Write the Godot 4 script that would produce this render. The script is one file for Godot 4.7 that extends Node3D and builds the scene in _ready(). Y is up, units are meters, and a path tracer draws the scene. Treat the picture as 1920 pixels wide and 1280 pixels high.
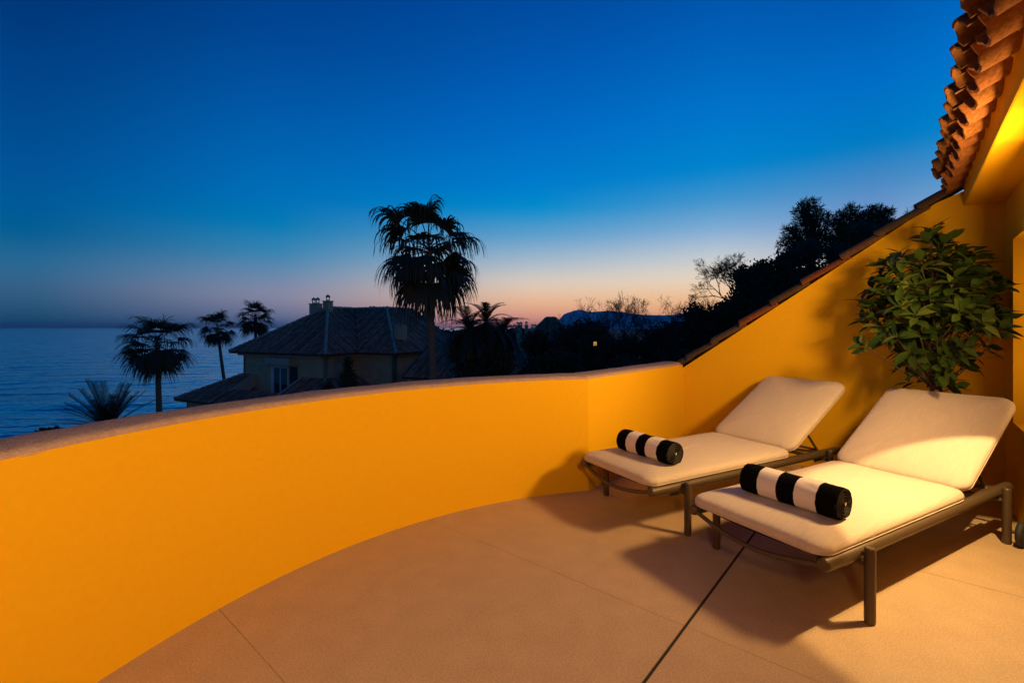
extends Node3D

# ---------------------------------------------------------------- mesh collector
class MB:
	var v := PackedVector3Array()
	var uv := PackedVector2Array()
	var c := PackedColorArray()
	var ix := PackedInt32Array()
	var col := Color(1, 1, 1)
	var tinted := false
	var xf := Transform3D()

	func tint(k: Color) -> void:
		col = k
		tinted = true

	func vert(p: Vector3, t := Vector2.ZERO) -> int:
		v.append(xf * p)
		uv.append(t)
		c.append(col)
		return v.size() - 1

	# corners counter-clockwise as seen from the front
	func t3(a: int, b: int, d: int) -> void:
		ix.append(a)
		ix.append(d)
		ix.append(b)

	func tri(a: Vector3, b: Vector3, d: Vector3) -> void:
		var i := vert(a)
		vert(b)
		vert(d)
		t3(i, i + 1, i + 2)

	func quad(a: Vector3, b: Vector3, d: Vector3, e: Vector3) -> void:
		var i := vert(a, Vector2(0, 0))
		vert(b, Vector2(1, 0))
		vert(d, Vector2(1, 1))
		vert(e, Vector2(0, 1))
		t3(i, i + 1, i + 2)
		t3(i, i + 2, i + 3)

	func box(center: Vector3, size: Vector3, bevel := 0.0, basis := Basis()) -> void:
		var h := size * 0.5
		var b := minf(bevel, minf(h.x, minf(h.y, h.z)) * 0.9)
		var axes := [Vector3.RIGHT, Vector3.UP, Vector3.BACK]
		var place := func(p: Vector3) -> Vector3: return center + basis * p
		for a in 3:
			for s in [-1.0, 1.0]:
				var n: Vector3 = axes[a] * s
				var u: Vector3 = axes[(a + 1) % 3]
				var w: Vector3 = axes[(a + 2) % 3]
				var hu: float = h[(a + 1) % 3] - b
				var hw: float = h[(a + 2) % 3] - b
				var o: Vector3 = n * h[a]
				var q := [o - u * hu - w * hw, o + u * hu - w * hw, o + u * hu + w * hw, o - u * hu + w * hw]
				if s < 0:
					q.reverse()
				quad(place.call(q[0]), place.call(q[1]), place.call(q[2]), place.call(q[3]))
		if b <= 0.0:
			return
		for a in 3:
			var k := (a + 1) % 3
			var m := (a + 2) % 3
			for s in [-1.0, 1.0]:
				for t in [-1.0, 1.0]:
					var p0 := Vector3.ZERO
					p0[k] = s * h[k]
					p0[m] = t * (h[m] - b)
					var p1 := Vector3.ZERO
					p1[k] = s * (h[k] - b)
					p1[m] = t * h[m]
					var e := Vector3.ZERO
					e[a] = h[a] - b
					var q := [p0 - e, p0 + e, p1 + e, p1 - e]
					if s * t > 0:
						q.reverse()
					quad(place.call(q[0]), place.call(q[1]), place.call(q[2]), place.call(q[3]))
		for sx in [-1.0, 1.0]:
			for sy in [-1.0, 1.0]:
				for sz in [-1.0, 1.0]:
					var x := Vector3(sx * h.x, sy * (h.y - b), sz * (h.z - b))
					var y := Vector3(sx * (h.x - b), sy * h.y, sz * (h.z - b))
					var z := Vector3(sx * (h.x - b), sy * (h.y - b), sz * h.z)
					if sx * sy * sz > 0:
						tri(place.call(x), place.call(y), place.call(z))
					else:
						tri(place.call(x), place.call(z), place.call(y))

	# rows of points, smooth; front on the side where rows go up and columns go right
	func grid(rows: Array, closed := false, uvs := []) -> void:
		var first := v.size()
		var w: int = rows[0].size()
		for r in rows.size():
			for k in w:
				vert(rows[r][k], uvs[r][k] if uvs.size() else Vector2(float(k) / maxi(1, w - 1), float(r)))
		for r in rows.size() - 1:
			for k in (w if closed else w - 1):
				var k2 := (k + 1) % w
				var a := first + r * w + k
				var b := first + r * w + k2
				var d := first + (r + 1) * w + k2
				var e := first + (r + 1) * w + k
				t3(a, b, d)
				t3(a, d, e)

	func fan(ring: Array, center: Vector3, flip := false) -> void:
		var i := vert(center)
		for p in ring:
			vert(p)
		for k in ring.size():
			var a: int = i + 1 + k
			var b: int = i + 1 + (k + 1) % ring.size()
			if flip:
				t3(i, b, a)
			else:
				t3(i, a, b)

	func tube(pts: Array, radii: Array, sides := 8, caps := true) -> void:
		var rows := []
		var n: int = pts.size()
		var side := Vector3.ZERO
		for k in n:
			var d: Vector3 = (pts[mini(k + 1, n - 1)] - pts[maxi(k - 1, 0)]).normalized()
			if k == 0:
				side = d.cross(Vector3.UP if absf(d.y) < 0.9 else Vector3.RIGHT).normalized()
			else:
				side = (side - d * side.dot(d)).normalized()
			var up := d.cross(side)
			var row := []
			var r: float = radii[k] if radii.size() > 1 else radii[0]
			for j in sides:
				var a := TAU * j / sides
				row.append(pts[k] + (side * cos(a) + up * sin(a)) * r)
			rows.append(row)
		grid(rows, true)
		if caps:
			fan(rows[0], pts[0], true)
			fan(rows[n - 1], pts[n - 1])

	func lathe(profile: Array, seg := 16, at := Vector3.ZERO) -> void:
		var rows := []
		for p in profile:
			var row := []
			for j in seg:
				var a := -TAU * j / seg
				row.append(at + Vector3(cos(a) * p.x, p.y, sin(a) * p.x))
			rows.append(row)
		grid(rows, true)

	func mesh() -> ArrayMesh:
		var n := PackedVector3Array()
		n.resize(v.size())
		for k in range(0, ix.size(), 3):
			var a := v[ix[k]]
			var f := (v[ix[k + 2]] - a).cross(v[ix[k + 1]] - a)
			n[ix[k]] += f
			n[ix[k + 1]] += f
			n[ix[k + 2]] += f
		for k in n.size():
			n[k] = n[k].normalized() if n[k].length_squared() > 1e-20 else Vector3.UP
		var arr := []
		arr.resize(Mesh.ARRAY_MAX)
		arr[Mesh.ARRAY_VERTEX] = v
		arr[Mesh.ARRAY_NORMAL] = n
		arr[Mesh.ARRAY_TEX_UV] = uv
		if tinted:
			arr[Mesh.ARRAY_COLOR] = c
		arr[Mesh.ARRAY_INDEX] = ix
		var am := ArrayMesh.new()
		am.add_surface_from_arrays(Mesh.PRIMITIVE_TRIANGLES, arr)
		return am

# ---------------------------------------------------------------- scene helpers
var M := {}
var used := {}
var rng := RandomNumberGenerator.new()

# The terrace frame: origin in the far inner corner, x along the gable wall to the house, z along the house wall towards the viewer
const CORNER := Vector3(2.10, 0, -5.70)
const TURN := -0.705
const HOUSE_P := 2.73
const ARC_C := Vector2(1.32, -1.057)
const ARC_R := 3.134
const WALL_H := 1.022
const GABLE_H := 0.99

func loc(p: float, y: float, q: float) -> Vector3:
	return CORNER + Basis(Vector3.UP, TURN) * Vector3(p, y, q)

func numbered(called: String) -> String:
	if not used.has(called):
		used[called] = 0
		return called
	used[called] += 1
	return "%s_%03d" % [called, used[called]]

func thing(called: String, label: String, category: String, at := Vector3.ZERO, turn := 0.0, group := "") -> Node3D:
	var o := Node3D.new()
	o.name = numbered(called)
	add_child(o)
	o.position = at
	o.rotation.y = turn
	tag(o, label, category, group)
	return o

func tag(o: Node, label: String, category: String, group := "") -> void:
	o.set_meta("label", label)
	o.set_meta("category", category)
	if group:
		o.set_meta("group", group)

func part(called: String, mesh: Mesh, mat: Material, parent: Node, at := Transform3D()) -> MeshInstance3D:
	var o := MeshInstance3D.new()
	o.name = called if parent != self else numbered(called)
	o.mesh = mesh
	o.material_override = mat
	o.transform = at
	parent.add_child(o, true)
	return o

func struct(called: String, mesh: Mesh, mat: Material) -> MeshInstance3D:
	var o := part(called, mesh, mat, self)
	o.set_meta("kind", "structure")
	return o

func dup(root: Node3D, at: Vector3, turn: float, label: String) -> Node3D:
	var r: Node3D = root.duplicate()
	var base := String(root.name)
	var cut := base.rfind("_0")
	r.name = numbered(base.substr(0, cut) if cut > 0 else base)
	add_child(r)
	r.position = at
	r.rotation.y = turn
	r.set_meta("label", label)
	return r

func lin(r: float, g: float, b: float) -> Color:
	return Color(r, g, b).linear_to_srgb()

func mat(called: String, color: Color, rough := 0.8, metal := 0.0) -> StandardMaterial3D:
	var m := StandardMaterial3D.new()
	m.resource_name = called
	m.albedo_color = color.linear_to_srgb()
	m.roughness = rough
	m.metallic = metal
	M[called] = m
	return m

func noise_tex(freq: float, octaves: int, sd: int, lo := 0.0, hi := 1.0, size := 512) -> NoiseTexture2D:
	var n := FastNoiseLite.new()
	n.seed = sd
	n.noise_type = FastNoiseLite.TYPE_SIMPLEX_SMOOTH
	n.frequency = freq
	n.fractal_octaves = octaves
	var t := NoiseTexture2D.new()
	t.width = size
	t.height = size
	t.seamless = true
	t.noise = n
	var g := Gradient.new()
	g.set_color(0, Color(lo, lo, lo))
	g.set_color(1, Color(hi, hi, hi))
	t.color_ramp = g
	return t

func relief(m: StandardMaterial3D, t: Texture2D, cm: float, per_metre := 1.0) -> void:
	m.heightmap_enabled = true
	m.heightmap_texture = t
	m.heightmap_scale = cm
	m.uv1_triplanar = true
	m.uv1_world_triplanar = true
	m.uv1_scale = Vector3.ONE * per_metre

# ---------------------------------------------------------------- sky
const SKY_EL := [0.0, 1.5, 3.5, 5.5, 8.0, 11.0, 14.0, 17.0, 23.0, 29.0, 35.0, 60.0, 90.0]
const SKY_AZ := [-46.0, -27.0, 3.0, 24.0, 38.0]

func sky_columns() -> Array:
	return [
		[Color8(14, 74, 110), Color8(40, 86, 122), Color8(58, 100, 138), Color8(42, 108, 150), Color8(0, 95, 148), Color8(0, 90, 155), Color8(0, 82, 152), Color8(0, 75, 145), Color8(0, 62, 130), Color8(0, 48, 112), Color8(0, 42, 100), Color8(0, 30, 75), Color8(0, 26, 66)],
		[Color8(62, 96, 136), Color8(112, 120, 154), Color8(142, 142, 166), Color8(112, 140, 175), Color8(58, 135, 180), Color8(0, 124, 182), Color8(0, 113, 186), Color8(0, 105, 182), Color8(0, 88, 168), Color8(0, 72, 150), Color8(0, 60, 135), Color8(0, 40, 95), Color8(0, 26, 66)],
		[Color8(214, 140, 132), Color8(232, 160, 132), Color8(242, 194, 154), Color8(226, 210, 192), Color8(170, 190, 206), Color8(98, 162, 206), Color8(0, 143, 205), Color8(0, 125, 205), Color8(0, 106, 195), Color8(0, 90, 178), Color8(0, 75, 160), Color8(0, 46, 110), Color8(0, 26, 66)],
		[Color8(236, 160, 122), Color8(244, 174, 124), Color8(248, 198, 148), Color8(238, 218, 194), Color8(198, 206, 212), Color8(128, 174, 214), Color8(66, 150, 206), Color8(0, 134, 206), Color8(0, 116, 203), Color8(0, 98, 185), Color8(0, 80, 166), Color8(0, 48, 115), Color8(0, 26, 66)],
		[Color8(205, 145, 125), Color8(218, 160, 130), Color8(224, 182, 150), Color8(206, 196, 190), Color8(165, 180, 205), Color8(112, 152, 203), Color8(72, 138, 198), Color8(0, 126, 196), Color8(0, 109, 199), Color8(0, 90, 176), Color8(0, 75, 160), Color8(0, 46, 110), Color8(0, 26, 66)],
	]

func sky_texture() -> ImageTexture:
	var w := 720
	var h := 720
	var cols := sky_columns()
	# colour against elevation in each known direction, finely sampled in linear light
	var table := []
	for c in cols:
		var line := []
		for k in 361:
			var el := k * 0.25
			var j := 0
			while j < SKY_EL.size() - 2 and el > SKY_EL[j + 1]:
				j += 1
			var t: float = (el - SKY_EL[j]) / (SKY_EL[j + 1] - SKY_EL[j])
			var a: Color = c[j].srgb_to_linear()
			var b: Color = c[j + 1].srgb_to_linear()
			line.append(a.lerp(b, clampf(t, 0, 1)))
		# soften the corners between the samples
		var soft := []
		for k in 361:
			var s := Color(0, 0, 0)
			var n := 0.0
			for d in range(-6, 7):
				var kk := clampi(k + d, 0, 360)
				var wt := exp(-d * d / 14.0)
				s += line[kk] * wt
				n += wt
			soft.append(s * (1.0 / n))
		table.append(soft)
	var im := Image.create(w, h, false, Image.FORMAT_RGBF)
	for x in w:
		var az := (float(x) + 0.5) / w * 360.0
		if az > 180.0:
			az -= 360.0
		# the afterglow is symmetric about the place where the sun went down
		var k := 1.0
		if az > 38.0:
			az = 38.0 - (az - 38.0) * 1.5
			if az < -222.0:
				az = -222.0
		if az < -46.0:
			k = lerpf(1.0, 0.85, clampf((-46.0 - az) / 110.0, 0, 1))
			az = -46.0
		var j := 0
		while j < SKY_AZ.size() - 2 and az > SKY_AZ[j + 1]:
			j += 1
		var t: float = clampf((az - SKY_AZ[j]) / (SKY_AZ[j + 1] - SKY_AZ[j]), 0, 1)
		t = lerpf(t, t * t * (3.0 - 2.0 * t), 0.3)
		for y in h:
			var el := 90.0 - (float(y) + 0.5) / h * 180.0
			var e := clampf(el, 0.0, 90.0) * 4.0
			var e0 := int(e)
			var e1 := mini(e0 + 1, 360)
			var f := e - e0
			var a: Color = table[j][e0].lerp(table[j][e1], f)
			var b: Color = table[j + 1][e0].lerp(table[j + 1][e1], f)
			var c := a.lerp(b, t) * lerpf(k, 1.0, clampf(el / 90.0, 0, 1))
			if el < 0.0:
				c = Color(0.01, 0.03, 0.06)
			im.set_pixel(x, y, c)
	return ImageTexture.create_from_image(im)

# ---------------------------------------------------------------- build
func _ready() -> void:
	rng.seed = 4711
	# camera: 16 mm lens held level at eye height, shifted a little downwards
	var cam := Camera3D.new()
	cam.name = "camera"
	cam.projection = Camera3D.PROJECTION_FRUSTUM
	cam.near = 0.05
	cam.far = 60000.0
	cam.size = 2.0 * 0.05 * 640.0 / 870.0
	cam.frustum_offset = Vector2(0, -26.0 / 1280.0 * cam.size)
	cam.position = Vector3(0, 1.45, 0)
	add_child(cam)
	cam.current = true
	# sky after sunset
	var we := WorldEnvironment.new()
	we.name = "environment"
	var env := Environment.new()
	env.background_mode = Environment.BG_SKY
	var sky := Sky.new()
	var pan := PanoramaSkyMaterial.new()
	pan.panorama = sky_texture()
	sky.sky_material = pan
	env.sky = sky
	env.tonemap_mode = Environment.TONE_MAPPER_LINEAR
	env.tonemap_exposure = 1.0
	env.background_energy_multiplier = 1.0
	env.sdfgi_enabled = true
	env.ssao_enabled = true
	env.ssil_enabled = true
	env.fog_enabled = true
	env.fog_density = 0.000025
	env.fog_light_color = Color(0.75, 0.82, 1.0)
	we.environment = env
	add_child(we)

	materials()
	sea_and_land()
	terrace()
	house()
	lamps()
	loungers()
	potted_tree()
	villas()
	trees()

func materials() -> void:
	var blot := noise_tex(0.012, 4, 8, 0.86, 1.0)
	var paint := mat("ochre_paint", Color(0.77, 0.43, 0.012), 0.9)
	paint.metallic_specular = 0.12
	relief(paint, noise_tex(0.11, 3, 3), 0.045, 2.0)
	paint.albedo_texture = noise_tex(0.02, 5, 5, 0.97, 1.0)
	var cop := mat("pale_render", Color(0.50, 0.35, 0.275), 0.92)
	cop.metallic_specular = 0.2
	relief(cop, noise_tex(0.05, 3, 12), 0.5, 3.0)
	cop.albedo_texture = blot
	var fl := mat("porcelain_tile", Color(0.65, 0.455, 0.285), 0.66)
	relief(fl, noise_tex(0.09, 4, 21), 0.012, 1.3)
	fl.albedo_texture = noise_tex(0.07, 5, 22, 0.80, 1.0, 1024)
	fl.detail_enabled = true
	fl.detail_albedo = noise_tex(0.02, 5, 23, 0.95, 1.0)
	fl.detail_blend_mode = BaseMaterial3D.BLEND_MODE_MUL
	fl.detail_uv_layer = BaseMaterial3D.DETAIL_UV_2
	fl.uv2_triplanar = true
	fl.uv2_world_triplanar = true
	fl.uv2_scale = Vector3.ONE * 0.45
	mat("grout", Color(0.16, 0.12, 0.09), 0.95)
	mat("joint", Color(0.02, 0.018, 0.015), 0.9)
	var tc := mat("terracotta", Color(0.45, 0.195, 0.052), 0.88)
	tc.metallic_specular = 0.25
	relief(tc, noise_tex(0.04, 4, 31), 0.15, 4.0)
	tc.albedo_texture = noise_tex(0.02, 4, 32, 0.6, 1.0)
	tc.vertex_color_use_as_albedo = true
	var metal := mat("bronze_metal", Color(0.085, 0.058, 0.034), 0.42, 0.15)
	metal.metallic_specular = 0.5
	mat("rubber", Color(0.02, 0.02, 0.02), 0.7)
	mat("sling", Color(0.03, 0.026, 0.022), 0.85)
	mat("steel", Color(0.5, 0.48, 0.45), 0.35, 0.9)
	# ribbed cloth
	var im := Image.create(512, 512, false, Image.FORMAT_L8)
	var n := FastNoiseLite.new()
	n.seed = 77
	n.noise_type = FastNoiseLite.TYPE_SIMPLEX_SMOOTH
	n.frequency = 0.05
	n.fractal_octaves = 3
	var n2 := FastNoiseLite.new()
	n2.seed = 78
	n2.frequency = 0.3
	for y in 512:
		for x in 512:
			var f := 0.5 + 0.42 * n.get_noise_2d(x * 3.0, y * 0.10) + 0.10 * n2.get_noise_2d(x, y)
			im.set_pixel(x, y, Color(f, f, f))
	var rib := ImageTexture.create_from_image(im)
	var im2 := Image.create(512, 512, false, Image.FORMAT_RGB8)
	for y in 512:
		for x in 512:
			var f := 0.91 + 0.11 * im.get_pixel(x, y).r
			im2.set_pixel(x, y, Color(f, f * 0.99, f * 0.98))
	var rib_tone := ImageTexture.create_from_image(im2)
	var cloth := mat("cream_cloth", Color(0.61, 0.525, 0.445), 0.9)
	cloth.heightmap_enabled = true
	cloth.heightmap_texture = rib
	cloth.heightmap_scale = 0.25
	cloth.albedo_texture = rib_tone
	cloth.uv1_scale = Vector3(2.4, 2.4, 1)
	cloth.rim_enabled = true
	cloth.rim = 0.25
	mat("piping", Color(0.62, 0.55, 0.47), 0.9)
	var terry := mat("terry", Color(1, 1, 1), 0.95)
	terry.vertex_color_use_as_albedo = true
	terry.heightmap_enabled = true
	terry.heightmap_texture = noise_tex(0.12, 3, 41)
	terry.heightmap_scale = 0.25
	terry.uv1_triplanar = true
	terry.uv1_scale = Vector3.ONE * 3.0
	terry.metallic_specular = 0.1
	var leaf := mat("glossy_leaf", Color(1, 1, 1), 0.55)
	leaf.metallic_specular = 0.22
	leaf.vertex_color_use_as_albedo = true
	leaf.backlight_enabled = true
	leaf.backlight = Color(0.12, 0.15, 0.04)
	var bark := mat("bark", Color(0.06, 0.042, 0.028), 0.9)
	relief(bark, noise_tex(0.05, 3, 51), 0.8, 3.0)
	var fol := mat("foliage", Color(1, 1, 1), 0.7)
	fol.vertex_color_use_as_albedo = true
	mat("frond", Color(0.035, 0.045, 0.02), 0.6)
	mat("dry_frond", Color(0.09, 0.06, 0.03), 0.8)
	mat("palm_trunk", Color(0.22, 0.14, 0.09), 0.95)
	mat("twig", Color(0.05, 0.036, 0.025), 0.9)
	var vw := mat("villa_wall", Color(0.88, 0.56, 0.30), 0.9)
	vw.albedo_texture = noise_tex(0.01, 4, 61, 0.85, 1.0)
	vw.uv1_triplanar = true
	vw.uv1_world_triplanar = true
	vw.uv1_scale = Vector3.ONE * 0.2
	mat("villa_trim", Color(0.66, 0.52, 0.38), 0.9)
	var vt := mat("villa_tile", Color(0.46, 0.24, 0.145), 0.85)
	vt.vertex_color_use_as_albedo = true
	mat("villa_under", Color(0.10, 0.065, 0.05), 0.9)
	mat("white_frame", Color(0.75, 0.75, 0.75), 0.5)
	var glass := mat("dark_glass", Color(0.03, 0.035, 0.04), 0.06)
	glass.metallic_specular = 0.6
	mat("pot", Color(0.25, 0.12, 0.06), 0.8)
	mat("soil", Color(0.03, 0.02, 0.015), 0.95)
	mat("dark_shutter", Color(0.02, 0.02, 0.02), 0.6)
	var lit := mat("lit_window", Color(0.8, 0.7, 0.5), 0.8)
	lit.emission_enabled = true
	lit.emission = Color(1.0, 0.8, 0.35)
	lit.emission_energy_multiplier = 0.5
	var glow := mat("lamp_glass", Color(0.8, 0.75, 0.65), 0.5)
	glow.emission_enabled = true
	glow.emission = Color(1.0, 0.79, 0.5)
	glow.emission_energy_multiplier = 3.0
	var cur := mat("lit_curtain", Color(0.6, 0.5, 0.4), 0.9)  # glow of the curtain that stays out of view behind the window
	cur.emission_enabled = true
	cur.emission = Color(1.0, 0.78, 0.48)
	cur.emission_energy_multiplier = 0.6
	var pane := mat("clear_pane", Color(0.9, 0.9, 0.9), 0.03)
	pane.transparency = BaseMaterial3D.TRANSPARENCY_ALPHA
	pane.albedo_color = Color(1, 1, 1, 0.06)

# ---------------------------------------------------------------- sea, ground, mountains
func land_height(x: float, d: float) -> float:
	var s := -x * 0.8 + d * 0.6
	var h := lerpf(-9.0, -26.0, smoothstep(44.0, 76.0, s)) if x < 0.0 else -9.0
	var hill := smoothstep(-4.0, 22.0, x - 0.42 * d) * smoothstep(-10.0, 25.0, d)
	h = lerpf(h, 9.0, hill)
	h -= clampf((d - 120.0) * 0.02, 0.0, 5.0) * (1.0 if x > 0 else 0.0)
	return h

func sea_and_land() -> void:
	# water: fine rings near the shore, wide ones out to the horizon, with a low swell
	var mb := MB.new()
	var n := FastNoiseLite.new()
	n.seed = 5
	n.frequency = 0.02
	n.fractal_octaves = 3
	var rows := []
	var radius := 55.0
	while radius < 40000.0:
		var row := []
		for k in 181:
			var a := deg_to_rad(-100.0 + k * 1.0)
			var p := Vector3(sin(a) * radius, -18.0, -cos(a) * radius)
			if radius < 3500.0:
				p.y += n.get_noise_2d(p.x * 0.09, p.z * 1.6) * 1.0
			row.append(p)
		rows.append(row)
		radius *= 1.018 if radius < 900.0 else (1.04 if radius < 4000.0 else 1.3)
	mb.grid(rows)
	var water := mat("sea_water", Color(0.10, 0.80, 0.80), 0.12, 0.6)
	water.normal_enabled = true
	var wn := FastNoiseLite.new()
	wn.seed = 91
	wn.noise_type = FastNoiseLite.TYPE_SIMPLEX_SMOOTH
	wn.frequency = 0.0055
	wn.fractal_octaves = 5
	wn.fractal_gain = 0.55
	var wt := NoiseTexture2D.new()
	wt.width = 1024
	wt.height = 1024
	wt.seamless = true
	wt.as_normal_map = true
	wt.bump_strength = 8.0
	wt.noise = wn
	water.normal_texture = wt
	water.normal_scale = 2.2
	water.uv1_triplanar = true
	water.uv1_world_triplanar = true
	water.uv1_scale = Vector3(1.0 / 260.0, 1.0, 1.0 / 60.0)
	struct("sea", mb.mesh(), water)
	# land
	var g := MB.new()
	var hn := FastNoiseLite.new()
	hn.seed = 15
	hn.frequency = 0.05
	hn.fractal_octaves = 4
	var xs := [-140.0, -110.0]
	var x := -90.0
	while x < 90.0:
		xs.append(x)
		x += 3.0
	xs.append_array([100.0, 120.0, 150.0, 200.0, 300.0, 500.0, 1000.0, 2500.0, 9000.0])
	var ds := [-400.0, -100.0, -60.0, -40.0]
	var d := -30.0
	while d < 130.0:
		ds.append(d)
		d += 3.0
	ds.append_array([150.0, 200.0, 300.0, 500.0, 1000.0, 2500.0, 9000.0])
	rows = []
	for dd in ds:
		var row := []
		for xx in xs:
			var h := land_height(xx, dd) + hn.get_noise_2d(xx, dd) * 0.8
			if dd > 140.0 and xx < -10.0 - (dd - 140.0) * 0.1:
				h = -26.0
			row.append(Vector3(xx, h, -dd))
		rows.append(row)
	g.grid(rows)
	var soil := mat("ground_cover", Color(0.05, 0.055, 0.03), 0.95)
	soil.albedo_texture = noise_tex(0.02, 5, 71, 0.4, 1.0)
	relief(soil, soil.albedo_texture, 10.0, 0.2)
	struct("ground", g.mesh(), soil)
	# mountain range far inland
	var mm := MB.new()
	var mn := FastNoiseLite.new()
	mn.seed = 23
	mn.frequency = 0.0011
	mn.fractal_octaves = 5
	var top := [[300.0, 0.0], [560.0, 20.0], [760.0, 200.0], [930.0, 235.0], [1130.0, 215.0], [1450.0, 215.0], [1800.0, 190.0], [2140.0, 182.0], [2520.0, 235.0], [3000.0, 190.0], [4200.0, 240.0], [6500.0, 200.0]]
	rows = []
	for j in 15:
		var row := []
		var t := j / 14.0
		for k in 121:
			var px := 300.0 + 6200.0 * k / 120.0
			var q := 0
			while q < top.size() - 2 and px > top[q + 1][0]:
				q += 1
			var f := clampf((px - top[q][0]) / (top[q + 1][0] - top[q][0]), 0, 1)
			var peak: float = lerpf(top[q][1], top[q + 1][1], f * f * (3 - 2 * f))
			var y := -20.0 + (peak + 20.0) * pow(sin(PI * minf(t * 0.62, 1.0) / 1.24), 1.4) * (1.0 if t < 0.8 else 1.0)
			y += mn.get_noise_2d(px, t * 1800.0) * 45.0 * smoothstep(0.0, 80.0, peak) * t
			row.append(Vector3(px, y, -5200.0 - 1300.0 * t))
		rows.append(row)
	mm.grid(rows)
	struct("mountains", mm.mesh(), mat("mountain_rock", Color(0.68, 0.65, 0.64), 0.95))

# ---------------------------------------------------------------- terrace
func arc_points(step: float, from: float, to: float, r: float) -> Array:
	var out := []
	var n := int(ceil((to - from) / step))
	for k in n + 1:
		var a := deg_to_rad(lerpf(from, to, float(k) / n))
		out.append(Vector3(ARC_C.x + r * cos(a), 0, ARC_C.y - r * sin(a)))
	return out

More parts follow.
